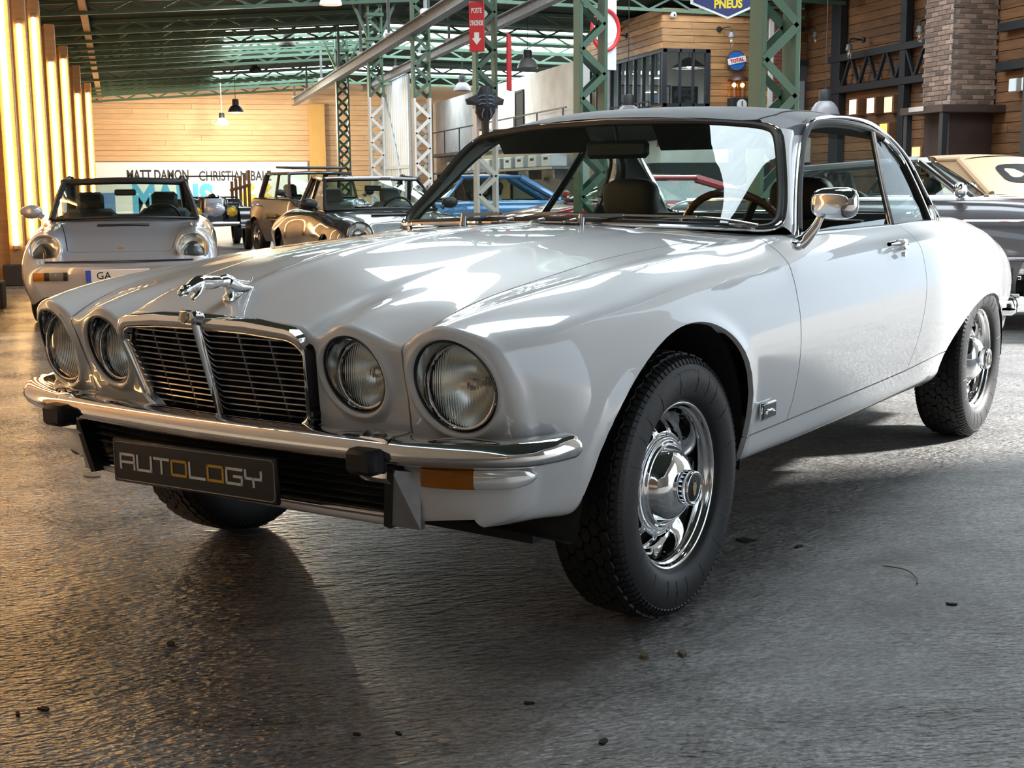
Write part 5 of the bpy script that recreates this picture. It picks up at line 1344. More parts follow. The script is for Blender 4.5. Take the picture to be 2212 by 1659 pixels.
# glowing cube lamps on the right wall
GLOW = [((12.97, 22.08, 2.50), (1, .80, .62), 'left one of three small glowing cube lamps on the old boards'), ((12.97, 21.45, 2.49), (1, .62, .50), 'pinkish middle cube lamp of three on the old boards'), ((12.97, 20.85, 2.47), (1, .72, .36), 'right amber cube lamp of three on the old boards'), ((12.97, 20.98, 2.0), (1, .5, .12), 'small orange cube lamp below the row of three'),
        ((12.97, 19.9, 1.55), (1, .6, .25), 'cube lamp glowing low behind the coupe side window')]
for loc, col, lab in GLOW:
    t = thing('cube_lamp', lab, 'lamp', loc)
    MB().box((0, 0, 0), (.20, .30, .32), None, .01).build('wood_box', OLDW, t, smooth=False)
    MB().box((-.105, .02, 0), (.01, .24, .27)).build('glow_face', pm('glow_%s' % lab[:8], col, .5, emit=col, estr=1.3), t, smooth=False)
for y in (17.35, 17.05): tag(MB().box((12.9, y, 2.55), (.10, .18, .20), None, .01).build('wall_box', OFW, smooth=False), 'small white box fixed to the boards right of the chimney', 'box', 'white boxes right of the chimney')
# railing of the gallery in front of the partition
t = thing('gallery_railing', 'thin black gallery railing before the white partition', 'railing', (8.0, 0, 0))
MB().box((0, 31.5, 2.62), (.03, 13.4, .03)).build('top_rail', BLKST, t, smooth=False)
for i in range(8): MB().box((0, 25.0 + i * 1.85, 2.3), (.025, .025, .62)).build('baluster', BLKST, t, smooth=False)
MB().box((.15, 31.5, 1.95), (.5, 13.4, .08)).build('gallery_edge', STEEL, t, smooth=False)
MBx = None
t = thing('gallery_railing', 'black railing of the gallery below the office side panes', 'railing', (9.5, 0, 0))
MB().box((0, 26.0, 2.70), (.03, 3.8, .03)).build('top_rail', BLKST, t, smooth=False)
for i in range(8): MB().box((0, 24.1 + i * .53, 2.4), (.025, .025, .6)).build('baluster', BLKST, t, smooth=False)
MB().box((.12, 26.0, 2.08), (.32, 3.9, .08)).build('gallery_edge', STEEL, t, smooth=False)
# shelf with grey crates seen through the windscreen
t = thing('wall_shelf', 'long grey shelf on the partition, seen through the windscreen', 'shelf', (7.95, 24.8, 0))
MB().box((0, 6, 1.42), (.5, 12, .05)).build('board', STEEL, t, smooth=False)
for i in range(7): MB().box((.1, .5 + i * 1.9, 1.30), (.3, .05, .20)).build('bracket', STEEL, t, smooth=False)
for i in range(10):
    q = thing('storage_crate', 'pale grey plastic crate with a hand slot on the shelf', 'crate', (7.9, 25.3 + i * 1.0, 1.445), 0, 'grey crates on the partition shelf')
    MB().box((0, 0, .13), (.36, .66, .26), None, .02).build('crate_body', pm('crate_grey', (.50, .52, .52), .6), q, smooth=False)
    MB().box((-.183, 0, .17), (.006, .26, .05)).build('hand_slot', DARK, q, smooth=False)
struct(MB().box((8.27, 31.9, .62), (.05, 14, 1.24)).build('trim_2', pm('dark_dado', (.03, .04, .042), .6), smooth=False))
# ================================================================== OTHER CARS
SEATG = pm('grey_leather', (.18, .19, .18), .55)
CLEARL = pm('clear_lamp', (.85, .86, .85), .06, .0, trans=.85, ior=1.3)
def simple_wheel(parent, loc, side, R, rimmat, w=.19, rr=.62):
    M = Matrix.Translation(loc) @ Matrix.Rotation(-side * PI / 2, 4, 'X'); h = w / 2
    ty = MB().lathe(catmull([(R * rr, -h * .8), (R * .82, -h), (R * .95, -h * .92), (R, -h * .6), (R, h * .6), (R * .95, h * .92), (R * .82, h), (R * rr, h * .8)], 2), M, 32).build('tyre', TYRE, parent)
    rm = MB().lathe([(R * rr, h * .82), (R * rr * .95, h * .7), (R * rr * .9, h * .35), (R * rr * .5, h * .45), (R * rr * .3, h * .62), (0.001, h * .65)], M, 32).build('rim', rimmat, ty)
    for k in range(5):
        a = 2 * PI * k / 5; q = R * rr * .66
        MB().cyl(M @ Vector((q * math.cos(a), q * math.sin(a), h * .40)), M @ Vector((q * math.cos(a), q * math.sin(a), h * .52)), R * .09, R * .09, 10).build('rim_hole', DARK, rm)
def round_lamp(parent, p, d, r, glassm=None, ring=None, name='headlamp'):
    d = Vector(d).normalized(); M = Matrix.Translation(p) @ d.to_track_quat('Z', 'Y').to_matrix().to_4x4()
    o = MB().lathe([(r * 1.12, -.05), (r * 1.12, .0), (r * 1.06, .014), (r * .98, .010), (r * .96, .0)], M, 32).build(name, ring or CHROME, parent)
    MB().lathe([(r * .97, .004), (r * .8, .015), (r * .5, .025), (.001, .03)], M, 32).build('lens', LENS if glassm is None else glassm, o)
    MB().lathe([(r * .96, .0), (r * .8, -.03), (r * .4, -.055), (.001, -.06)], M, 24).build('reflector', REFL, o); return o
def seat(parent, x, y, z, w, mat, hr=True):
    mb = MB(); mb.box((x, y, z + .28), (.14, w, .56), Matrix.Rotation(-.25, 3, 'Y'), .05); s = mb.build('seat', mat, parent, smooth=True)
    if hr: MB().box((x - .13, y, z + .62), (.09, w * .52, .20), Matrix.Rotation(-.25, 3, 'Y'), .035).build('headrest', mat, s)
def make_car(name, label, loc, rz, paint, S, scale=1.0):
    t = thing(name, label, 'car', (loc[0], loc[1], 0), rz); t.scale = (scale,) * 3
    st = S['st']; xs = np.array([s[0] for s in st]); A = np.array([s[1] for s in st]); nk = A.shape[1]
    lo, hi = xs.min(), xs.max(); xq = list(np.arange(hi, lo, -.05)) + [lo]
    Gd = pchip(-xs, A, [-x for x in xq]); rows_ = []
    for i, x in enumerate(xq): rows_.append(np.array([(x, *p) for p in catmull([tuple(p) for p in Gd[i]], 4)]))
    nose = S.get('nose', .03); r0 = rows_[0]; c = r0[:, 2].mean(); cap = r0.copy(); cap[:, 0] += nose; cap[:, 1] *= .90; cap[:, 2] = c + (cap[:, 2] - c) * .82
    cap2 = cap.copy(); cap2[:, 1] *= .0; cap2[:, 0] += nose * .3; cap2[:, 2] = c + (cap2[:, 2] - c) * .6
    rT = rows_[-1]; cT = rT[:, 2].mean(); ca = rT.copy(); ca[:, 0] -= .03; ca[:, 1] *= .9; ca[:, 2] = cT + (ca[:, 2] - cT) * .82; cb2 = ca.copy(); cb2[:, 1] *= 0
    full_ = np.array([cap2, cap] + rows_ + [ca, cb2]); nr2, nc2 = full_.shape[:2]
    F2 = [(i * nc2 + j, i * nc2 + j + 1, (i + 1) * nc2 + j + 1, (i + 1) * nc2 + j) for i in range(nr2 - 1) for j in range(nc2 - 1)]
    sk = Skin(full_.reshape(-1, 3), F2)
    if sk.N[(nr2 // 2) * nc2 + 2][2] < 0: sk = Skin(sk.V, [f[::-1] for f in F2])
    for ax, az, ar in S['arch']:
        sk = sk.keep(np.where(sk.V[:, 1] > .3, np.hypot(sk.V[:, 0] - ax, sk.V[:, 2] - az) - ar, 1))
        mbh = MB(); P = [[(ax + ar * math.cos(a), yy, az + ar * math.sin(a)) for a in np.linspace(0, PI, 15)] for yy in (.45, .80)]
        for sg in (1, -1): mbh.v = []; mbh.f = []; mbh.grid([[(p[0], sg * p[1] * S.get('hw', 1), p[2]) for p in r] for r in P]); mbh.build('wheel_housing', DARK, t)
    if 'cabin' in S: sk = sk.keep(np.where(sk.V[:, 2] > S['cabz'], -polydist(sk.V[:, :2], S['cabin']), 1))
    lids = S.get('lid')
    if lids:          # bonnet lid as its own panel
        d = polydist(sk.V[:, :2] * [1, 1], lids) * np.where(sk.V[:, 2] > S['lidz'], 1, 0) - np.where(sk.V[:, 2] > S['lidz'], 0, 1)
        lid = sk.keep(d, .004); sk = sk.keep(-d, .004)
        lid.join(lid.mirror()).weld(2e-4).build('bonnet', paint, t, .012)
    sk.join(sk.mirror()).weld(2e-4).build('body', paint, t, .012)
    for (x, R) in S['wheels']:
        for sg in (1, -1): simple_wheel(t, (x, sg * S['track'], R), sg, R, S.get('rim', CHROME))
    g = S['gh']; A0, A1, R1_, R0 = [Vector(v) for v in g['A']], None, None, None
    Ab, At, Rt, Rb = A0; n = 12; pil = g.get('pmat', paint)
    def row(a, bul, k=n): return [Vector((a.x + bul * (1 - (j / (k / 2) - 1) ** 2), a.y * (j / (k / 2) - 1), a.z + abs(bul) * .12 * (1 - (j / (k / 2) - 1) ** 2))) for j in range(k + 1)]
    bw, bt = g.get('wbul', (.14, .08)); r0_, r1_ = row(Ab, bw), row(At, bt)
    MB().grid([[r0_[j].lerp(r1_[j], i / 6) + Vector((.02 * math.sin(PI * i / 6), 0, 0)) for j in range(n + 1)] for i in range(7)]).build('windscreen', g.get('glass', GLASS), t)
    fr = g.get('frame', BLACK); pr_ = g.get('pr', .024)
    MB().tube(r0_ + r1_[::-1], .014, 6, closed=True).build('windscreen_seal', fr, t)
    for sg in (1, -1):
        f = lambda v: Vector((v.x, sg * v.y, v.z))
        MB().tube([f(Ab.lerp(At, i / 6) + Vector((0, .008 * math.sin(PI * i / 6), 0))) for i in range(7)], pr_, 8).build('front_pillar', pil, t)
    MB().tube([q + Vector((-.02, 0, .008)) for q in r1_], pr_ * 1.05, 8).build('header_rail', pil, t)
    if g.get('roof', True):
        b2 = g.get('rbul', (-.05, -.10)); q0, q1 = row(Rt, b2[0]), row(Rb, b2[1]); cr = g.get('crown', .05); m_ = 10
        P = []
        for i in range(m_ + 1):
            u = i / m_; rr_ = []
            for j in range(n + 1):
                v = abs(j / (n / 2) - 1); p = r1_[j].lerp(q0[j], u); p = p + Vector((0, 0, cr * (1 - v ** 2.6) * (.35 + .65 * math.sin(PI * (.15 + .7 * u))))); rr_.append(p)
            P.append(rr_)
        MB().grid(P).build('roof', g.get('rmat', paint), t)
        if g.get('rearglass', True): MB().grid([[q0[j].lerp(q1[j], i / 4) for j in range(n + 1)] for i in range(5)]).build('rear_window', g.get('glass', GLASS), t)
        for sg in (1, -1):
            f = lambda v: Vector((v.x, sg * v.y, v.z))
            MB().tube([f(Rb.lerp(Rt, i / 6)) for i in range(7)], g.get('cr', .05), 8).build('rear_pillar', g.get('rmat', paint), t)
            MB().tube([f(At.lerp(Rt, i / 6) + Vector((0, .01, .012))) for i in range(7)], .026, 8).build('roof_rail', g.get('rmat', paint), t)
            if g.get('sideglass', True):
                P = [[f(Ab.lerp(Rb, i / 6) + Vector((0, .004, 0))) for i in range(7)], [f(At.lerp(Rt, i / 6)) for i in range(7)]]; MB().grid(P).build('side_window', g.get('glass', GLASS), t)
            bx = g.get('bpil')
            if bx: MB().tube([f(Ab.lerp(Rb, bx)), f(At.lerp(Rt, bx - .03))], .026, 8).build('door_pillar', pil if g.get('bcol', True) else BLACK, t)
            MB().tube([f(Ab + Vector((0, .01, .0))), f(Rb + Vector((0, .01, 0)))], .012, 6).build('belt_trim', g.get('belt', CHR_D), t)
    for (x, y, z, w) in S.get('seats', []): seat(t, x, y, z, w, S.get('seatmat', LEATHER))
    mb = MB(); xd = Ab.x - .18; mb.box((xd, 0, Ab.z - .06), (.36, Ab.y * 1.9, .12), None, .04); mb.build('dashboard', TRIM, t)
    sw = S.get('wheel_y', .33)
    Ms = Matrix.Translation((xd - .30, sw, Ab.z - .02)) @ Matrix.Rotation(math.radians(-62), 4, 'Y')
    MB().tube([Ms @ Vector((.18 * math.cos(a), .18 * math.sin(a), 0)) for a in np.linspace(0, 2 * PI, 33)[:-1]], .013, 6, closed=True).build('steering_wheel', BLACK, t)
    MB().box((At.x + .04, 0, At.z - .09), (.03, .20, .06), None, .012).build('interior_mirror', BLACK, t)
    mb = MB(); mb.box(((lo + hi) / 2, 0, S.get('floor', .26)), ((hi - lo) * .86, 1.2, .03)); mb.build('floor_pan', DARK, t)
    return t
def mirror_pod(t, p, sg, mat, sc=1.0):
    p = Vector((p[0], sg * p[1], p[2])); o = MB().ball(p + Vector((0, sg * .10, .06)), 1, 14, 10, (.055 * sc, .10 * sc, .065 * sc)).build('door_mirror', mat, t)
    MB().tube([p, p + Vector((0, sg * .03, .03)), p + Vector((0, sg * .07, .045))], [.035, .025, .02], 8).build('mirror_foot', mat, o)
SILVER = pm('silver_paint', (.36, .38, .43), .30, .45, coat=1.0, coat_rough=.03)
DKGREY = pm('dark_paint', (.035, .036, .04), .22, .3, coat=1.0, coat_rough=.02)
S911 = dict(st=[
 (.90, [(0, .565), (.25, .565), (.42, .56), (.58, .55), (.68, .525), (.735, .46), (.735, .35), (.68, .24)]),
 (.80, [(0, .590), (.25, .590), (.42, .59), (.58, .59), (.71, .56), (.768, .48), (.768, .36), (.71, .22)]),
 (.745, [(0, .610), (.25, .610), (.42, .612), (.60, .620), (.72, .60), (.78, .51), (.78, .37), (.72, .215)]),
 (.66, [(0, .640), (.25, .640), (.42, .648), (.60, .735), (.735, .66), (.797, .54), (.797, .38), (.74, .21)]),
 (.50, [(0, .690), (.25, .688), (.42, .70), (.60, .785), (.75, .71), (.815, .57), (.815, .40), (.76, .21)]),
 (.25, [(0, .755), (.25, .752), (.43, .76), (.61, .825), (.758, .75), (.825, .61), (.825, .42), (.77, .20)]),
 (-.10, [(0, .820), (.25, .815), (.45, .815), (.62, .842), (.755, .785), (.825, .65), (.82, .45), (.77, .19)]),
 (-.45, [(0, .880), (.25, .876), (.46, .868), (.63, .868), (.755, .82), (.825, .67), (.81, .46), (.76, .19)]),
 (-.90, [(0, .900), (.25, .900), (.46, .895), (.66, .890), (.77, .835), (.825, .68), (.81, .46), (.76, .19)]),
 (-2.0, [(0, .910), (.25, .910), (.46, .905), (.66, .900), (.795, .84), (.865, .70), (.865, .46), (.80, .20)]),
 (-2.6, [(0, .890), (.25, .888), (.46, .878), (.63, .860), (.78, .78), (.865, .66), (.85, .46), (.78, .22)]),
 (-3.1, [(0, .760), (.25, .758), (.42, .75), (.58, .73), (.70, .66), (.78, .56), (.77, .42), (.70, .26)]),
 (-3.32, [(0, .60), (.22, .60), (.38, .595), (.52, .58), (.62, .54), (.68, .49), (.67, .40), (.60, .30)])],
 arch=[(0, .31, .345), (-2.272, .31, .355)], wheels=[(0, .31), (-2.272, .315)], track=.70,
 cabin=[(-.42, -.1), (-.45, .40), (-.56, .66), (-1.2, .70), (-1.9, .69), (-2.1, .55), (-2.2, -.1)], cabz=.84,
 lid=[(.66, -.1), (.66, .43), (-.10, .52), (-.36, .56), (-.40, -.1)], lidz=.60,
 gh=dict(A=[(-.60, .66, .885), (-.98, .56, 1.225), (-1.55, .55, 1.26), (-2.15, .58, .92)], wbul=(.20, .10), crown=.03), seats=[(-1.35, .36, .42, .50), (-1.35, -.36, .42, .50)])
def p911(name, label, loc, rz, paint, scale, roof, seatm, mirr, plate):
    S = dict(S911); S['seatmat'] = seatm; S['gh'] = dict(S911['gh'], **roof); t = make_car(name, label, loc, rz, paint, S, scale)
    for s in (1, -1):
        round_lamp(t, (.735, s * .602, .672), (1, s * .05, .36), .122, None, paint)
        M = Matrix.Rotation(0, 4, 'Z')
        P = lambda ya, yb, x0: [[(x0 + dx - .22 * max(0, y - .5) ** 1.5, s * y, .455 + dz) for y in np.linspace(ya, yb, 8)] for dx, dz in ((-.02, -.035), (.012, -.034), (.018, -.02), (.018, .02), (.012, .034), (-.02, .035))]
        pocket = MB().grid(P(.42, .69, .945)).build('lamp_pocket', BLACK, t); MB().grid(P(.45, .56, .950)).build('fog_lamp', CLEARL, pocket); MB().grid(P(.60, .685, .952)).build('indicator', AMB, pocket)
        mirror_pod(t, (-.62, .735, .905), s, mirr)
        mb = MB(); mb.tube(catmull([(-.47, s * .10 - .18, .905), (-.50, s * .10 + .05, .912), (-.56, s * .10 + .30, .93)], 4), .008, 6); mb.build('wiper', BLACK, t)
    MB().grid([[(.925 + dx - .18 * y * y, y, .575 + dz) for y in np.linspace(-.60, .60, 15)] for dx, dz in ((-.03, .003), (.0, .004), (.003, 0), (0, -.004), (-.03, -.003))]).build('bumper_seam', BLACK, t)
    mb = MB(); mb.box((-.20, 0, .845), (.05, .46, .012), Matrix.Rotation(math.radians(8), 3, 'Y'), .003); mb.build('bonnet_vent', BLACK, t)
    mb = MB(); mb.prism([(.022 * math.cos(a), .028 * math.sin(a)) for a in np.linspace(0, 2 * PI, 13)[:-1]], 0, .006, Matrix.Translation((.60, 0, .655)) @ Matrix.Rotation(math.radians(68), 4, 'Y')); mb.build('bonnet_badge', pm('crest_gold', (.45, .30, .10), .35, .8), t)
    if plate:
        mb = MB(); mb.box((.955, -.02, .455), (.012, .52, .105), None, .003); pl_ = mb.build('number_plate', PW, t, smooth=False); MB().box((.963, -.255, .455), (.004, .045, .10)).build('plate_band', pm('eu_blue', (.03, .08, .45), .4), pl_, smooth=False)
        v, f = text_mesh('GA', .085, .001); MB().add([(.9635, x - .13, .455 + y) for x, y, z in v], f).build('plate_text', BLACK, pl_, smooth=False)
    return t
p911('silver_sports_car', 'silver sports car with black roof, parked beside the lit timber posts', (-.285, 11.05), math.radians(-91), SILVER, .915, dict(frame=BLACK, pmat=BLACK, rmat=BLACK, pr=.030, bpil=None), LEATHER, SILVER, True)
# folded hood behind the silver car's seats and a rear deck seen through its screen
p911('black_sports_car', 'black sports car with pale headrests beside the silver sports car', (2.36, 13.0), math.radians(-84), DKGREY, .93, dict(rmat=DKGREY, bpil=.6), SEATG, BLACK, False)

def box_sections(xs_z):
    """xs_z: (x, zc, zb, yb, zm, ym, zl)"""
    return [(x, [(0, zc), (.4 * yb, zc - .08 * (zc - zb)), (.78 * yb, zb + .55 * (zc - zb)), (yb, zb), ((yb + ym) / 2 + .01, zb - .22 * (zb - zm)), (ym, zm), (ym - .015, (zm + zl) / 2), (ym - .07, zl)]) for (x, zc, zb, yb, zm, ym, zl) in xs_z]
def saloon(fo=.80, wb=2.7, ro=1.0, W=.84, hood=.90, belt=.90, nose_h=.72, tail_h=.84, H=1.34, cab=(-.55, -1.0, -2.0, -2.65), tw=.54, R=.31, **kw):
    x1 = fo; x9 = -wb - ro
    st = box_sections([(x1, nose_h - .06, nose_h - .12, W * .80, .50, W * .86, .28), (x1 - .12, nose_h, nose_h - .05, W * .82, .54, W * .92, .24), (x1 - .45, nose_h + (hood - nose_h) * .5, nose_h + (hood - nose_h) * .4, W * .84, .58, W * .97, .21), (-.1, hood - .03, hood - .05, W * .85, .60, W, .20), (cab[0], hood + .01, belt - .01, W * .86, .62, W, .19), ((cab[0] + cab[3]) / 2, belt, belt, W * .87, .62, W, .19), (cab[3] - .1, belt + .01, belt, W * .85, .62, W * .99, .20), (-wb - ro * .6, tail_h + .02, tail_h - .01, W * .80, .60, W * .94, .23), (x9 + .10, tail_h - .03, tail_h - .08, W * .78, .56, W * .88, .27), (x9, tail_h - .14, tail_h - .18, W * .74, .52, W * .82, .32)])
    g = dict(A=[(cab[0] - .12, W * .82, belt), (cab[1], tw, H - .06), (cab[2], tw, H - .06), (cab[3] + .05, W * .76, belt)], wbul=(.16, .08), crown=.05, bpil=.48, pr=.024)
    g.update(kw.pop('gh', {}))
    S = dict(st=st, arch=[(0, R, R + .05), (-wb, R, R + .05)], wheels=[(0, R), (-wb, R)], track=W - .12, cabin=[(cab[0] - .04, -.1), (cab[0] - .06, .4), (cab[0] - .14, W * .83), (cab[3] + .05, W * .80), (cab[3], .4), (cab[3] - .03, -.1)], cabz=belt - .06, gh=g,
             lid=[(x1 - .14, -.1), (x1 - .14, W * .74), (cab[0] + .02, W * .78), (cab[0] + .06, -.1)], lidz=nose_h - .08, hw=(W - .04) / .80, seats=[(cab[1] - .40, .36, .40, .48), (cab[1] - .40, -.36, .40, .48)])
    S.update(kw); return S
def bumper(t, x, W, z, mat=CHROME, fwd=1, name='bumper'):
    c = catmull([(x, 0), (x - fwd * .02, W * .5), (x - fwd * .08, W * .85), (x - fwd * .22, W * 1.0), (x - fwd * .36, W * 1.03)], 4); path = [(a, -b) for a, b in c[::-1][:-1]] + list(c)
    P = []
    for (a, b) in path: P.append([(a + fwd * o * (1 - .6 * abs(b) / W), b + math.copysign(o * .8 * abs(b) / W, b), z + h) for o, h in ((-.03, .035), (.02, .035), (.035, .015), (.035, -.015), (.02, -.035), (-.03, -.035))])
    return MB().grid(P).build(name, mat, t)
# small brown-grey car with a folding roof
BROWN = pm('dark_bronze_paint', (.075, .060, .055), .2, .3, coat=1.0)
S = saloon(.55, 2.03, .45, .69, .86, .90, .74, .86, 1.34, (-.42, -.68, -1.75, -2.15), .52, .27, seats=[(-1.2, .28, .4, .42), (-1.2, -.28, .4, .42)])
mini = make_car('small_hatchback', 'small dark bronze car with open folding roof behind the black sports car', (2.72, 20.2), math.radians(-76), BROWN, S)
for s in (1, -1):
    round_lamp(mini, (.47, s * .50, .66), (1, s * .1, .1), .09); mirror_pod(mini, (-.45, .66, .93), s, BLACK, .8)
MB().box((-1.1, 0, 1.385), (.80, .92, .035), Matrix.Rotation(math.radians(2), 3, 'Y'), .012).build('folding_roof', BLACK, mini); bumper(mini, .60, .64, .38)
MB().tube([(-.75, .42, 1.33), (-.78, .44, 1.62)], .004, 5).build('aerial', BLACK, mini)
MB().box((.56, 0, .56), (.03, .62, .16), None, .01).build('grille', BLACK, mini)
# blue saloon, red coupe seen through the glass of the white coupe
BLUE = pm('blue_paint', (.05, .16, .34), .2, .2, coat=1.0); RED = pm('red_paint', (.42, .012, .016), .2, 0, coat=1.0); _ = 0
S = saloon(.75, 2.55, .95, .80, .84, .86, .70, .80, 1.24, (-.5, -.92, -1.75, -2.35), .50, .30)
bl_ = make_car('blue_saloon', 'light blue saloon parked behind, seen under the windscreen pillar', (3.3, 18.25), math.radians(175), BLUE, S)
for s in (1, -1): round_lamp(bl_, (.74, s * .58, .60), (1, 0, 0), .085)
bumper(bl_, .80, .74, .42); bumper(bl_, -3.55, .74, .42, CHROME, -1); MB().box((.74, 0, .58), (.04, .8, .14), None, .01).build('grille', CHR_D, bl_)
S = saloon(.75, 2.4, .6, .78, .86, .88, .62, .84, 1.20, (-.45, -1.12, -1.75, -2.7), .50, .31, gh=dict(bpil=None, rmat=RED, cr=.05, wbul=(.22, .10)))
rd = make_car('red_coupe', 'low red coupe with raked windscreen, seen through the coupe windscreen', (4.3, 14.35), math.radians(180), RED, S)
for s in (1, -1): round_lamp(rd, (.70, s * .60, .60), (1, 0, .2), .08); mirror_pod(rd, (-.6, .74, .90), s, RED, .8)
bumper(rd, .78, .74, .40); bumper(rd, -3.02, .74, .44, CHROME, -1)
# grey hardtop facing right behind the tail
GREYP = pm('grey_paint', (.15, .15, .165), .3, .3, coat=1.0)
S = saloon(.85, 2.60, .70, .89, .95, .95, .78, .88, 1.30, (-.62, -1.10, -1.9, -2.7), .58, .33, gh=dict(A=[(-.74, .73, .95), (-1.10, .58, 1.23), (-1.95, .56, 1.17), (-2.65, .66, .93)], crown=.03, pmat=CHROME, rmat=GREYP, frame=CHROME, wbul=(.12, .08), bpil=None), seats=[(-1.6, .36, .45, .5), (-1.6, -.36, .45, .5)])
gc = make_car('grey_hardtop_car', 'grey hardtop with chrome strips and ribbed sill behind the coupe tail', (6.7, 8.23), math.radians(-37.4), GREYP, S)
for s in (1, -1):
    for z, r_ in ((.80, .009), (.53, .013)): MB().tube([(x, s * (.905 - .05 * max(0, x) ** 2), z) for x in np.linspace(-2.9, .6, 12)], r_, 6).build('side_strip', CHROME, gc)
    for k in range(5): MB().box((-1.35, s * .893, .31 + k * .036), (1.9, .02, .022), None, .004).build('sill_rib', pm('sill_grey', (.06, .06, .065), .4), gc)
    MB().box((-1.35, s * .90, .275), (2.0, .03, .03), None, .006).build('sill_strip', CHROME, gc)
    MB().tube([(x, s * .80, .952) for x in np.linspace(-2.8, .4, 10)], .014, 6).build('belt_strip', CHROME, gc)
    mirror_pod(gc, (-.78, .80, .96), s, CHROME, .9); round_lamp(gc, (.80, s * .66, .66), (1, 0, 0), .10)
bumper(gc, .92, .84, .46); bumper(gc, -3.34, .84, .46, CHROME, -1)
# convertible with a tan fabric hood
TAN = pm('tan_fabric', (.52, .36, .22), .85, bump=(400, .15, 2)); CREAM = pm('black_cabrio_paint', (.03, .03, .032), .2, .2, coat=1.0)
S = saloon(.80, 2.6, 1.0, .84, .92, .94, .74, .88, 1.38, (-.55, -.95, -2.15, -2.75), .60, .31, gh=dict(rmat=TAN, cr=.045, crown=.07, bpil=None, rearglass=False, sideglass=False))
tc_ = make_car('tan_top_convertible', 'dark convertible with raised tan fabric hood and small rear window', (9.1, 14.9), math.radians(97), CREAM, S)
g0 = [Vector(v) for v in S['gh']['A']]
for s in (1, -1):
    f = lambda v: Vector((v.x, s * v.y, v.z))
    a, b, c_, d_ = g0; P = [[f((a * .35 + d_ * .65).lerp(d_, i / 6) + Vector((0, .012, 0))) for i in range(7)], [f((b * .35 + c_ * .65).lerp(c_, i / 6) + Vector((0, .012, .02))) for i in range(7)]]; MB().grid(P).build('hood_side', TAN, tc_)
    MB().tube([f(a), f(d_)], .015, 6).build('belt_strip', CHROME, tc_)
P = []
for i in range(7):
    u = i / 6; q = []
    for j in range(13):
        v = j / 6 - 1; p = g0[2].lerp(g0[3], u); q.append((p.x - .10 * (1 - v * v) - .03 * math.sin(PI * u), p.y * v, p.z + .04 * (1 - v * v) * (1 - u)))
    P.append(q)
MB().grid(P).build('hood_back', TAN, tc_)
wp = []
for k in range(28):
    a = 2 * PI * k / 28; v = .56 * math.copysign(abs(math.cos(a)) ** .5, math.cos(a)); u = .45 + .25 * math.copysign(abs(math.sin(a)) ** .5, math.sin(a)); p = g0[2].lerp(g0[3], u)
    wp.append((p.x - .10 * (1 - v * v) - .03 * math.sin(PI * u) - .012, p.y * v, p.z + .04 * (1 - v * v) * (1 - u)))
mesh_obj('hood_window', wp + [tuple(np.mean(np.array(wp), 0) + np.array([-.02, 0, 0]))], [(i, (i + 1) % 28, 28) for i in range(28)], pm('dark_pane', (.02, .022, .025), .35), tc_); bumper(tc_, -3.68, .8, .46, CHROME, -1); bumper(tc_, .86, .8, .46)
# black vintage tourer with yellow lamps, far by the back wall
vt = thing('vintage_tourer', 'black vintage tourer with upright radiator and yellow lamps by the poster', 'car', (.95, 23.0, 0), math.radians(-88))
YEL = pm('yellow_lens', (.70, .48, .03), .15)
MB().box((.0, 0, .66), (.10, .34, .52), None, .03).build('radiator', CHR_D, vt)
MB().lathe([(.12, 0), (.10, .03), (.03, .05), (.001, .06)], Matrix.Translation((0, 0, .92)), 16).build('radiator_cap', CHROME, vt)
MB().box((-.60, 0, .70), (1.1, .50, .42), None, .05).build('bonnet', DKGREY, vt); MB().box((-1.9, 0, .62), (1.6, 1.25, .50), None, .08).build('tub', DKGREY, vt)
for s in (1, -1):
    P = [[(.35 * math.cos(a) + .05, s * (.42 + .20 * k), .36 + .38 * math.sin(a)) for a in np.linspace(0, PI, 13)] for k in (0, .5, 1)]; MB().grid(P).build('front_wing', DKGREY, vt)
    simple_wheel(vt, (.05, s * .56, .34), s, .34, CHR_D, .14, .75); simple_wheel(vt, (-2.3, s * .58, .34), s, .34, CHR_D, .14, .75)
    round_lamp(vt, (.12, s * .30, .66), (1, 0, 0), .085, YEL)
MB().tube([(.22, y, .46) for y in np.linspace(-.6, .6, 9)], .03, 8).build('front_bumper', CHROME, vt)
MB().tube([(-1.05, -.5, .9), (-1.10, -.5, 1.28), (-1.10, .5, 1.28), (-1.05, .5, .9)], .015, 6, closed=True).build('windscreen_frame', BLACK, vt)
# timber trailer rail beside it
tr = thing('trailer_rail', 'brown slatted trailer rail standing between tourer and bronze car', 'rail', (1.70, 24.9, 0), math.radians(-80))
for k in range(5): MB().box((-.35 * k, 0, .70), (.05, .05, 1.4 - .10 * k), None, .004).build('rail_post', OLDW, tr, smooth=False)
MB().bar((.05, 0, 1.12), (-1.5, 0, 1.02), .05, .05).build('top_rail', OLDW, tr, smooth=False); MB().box((-.7, .05, .45), (1.5, .03, .5)).build('board', OLDW, tr, smooth=False)
# ================================================================== SIGNS, LAMPS, POSTER
def text_obj(txt, size, M, mat, parent, name='lettering', depth=.004, sx=1.0, fit=None, bold=0.0):
    v, f = text_mesh(txt, size, depth, 1.0, bold)
    if fit: sx = fit / (max(p[0] for p in v) - min(p[0] for p in v))
    return MB().add([M @ Vector((x * sx, y, z)) for x, y, z in v], f).build(name, mat, parent, smooth=False)
def face(loc, ndir, up=(0, 0, 1)):
    """matrix whose local z faces ndir, local y = up"""
    z = Vector(ndir).normalized(); y = Vector(up); x = y.cross(z).normalized(); y = z.cross(x)
    M = Matrix((x, y, z)).transposed().to_4x4(); M.translation = Vector(loc); return M
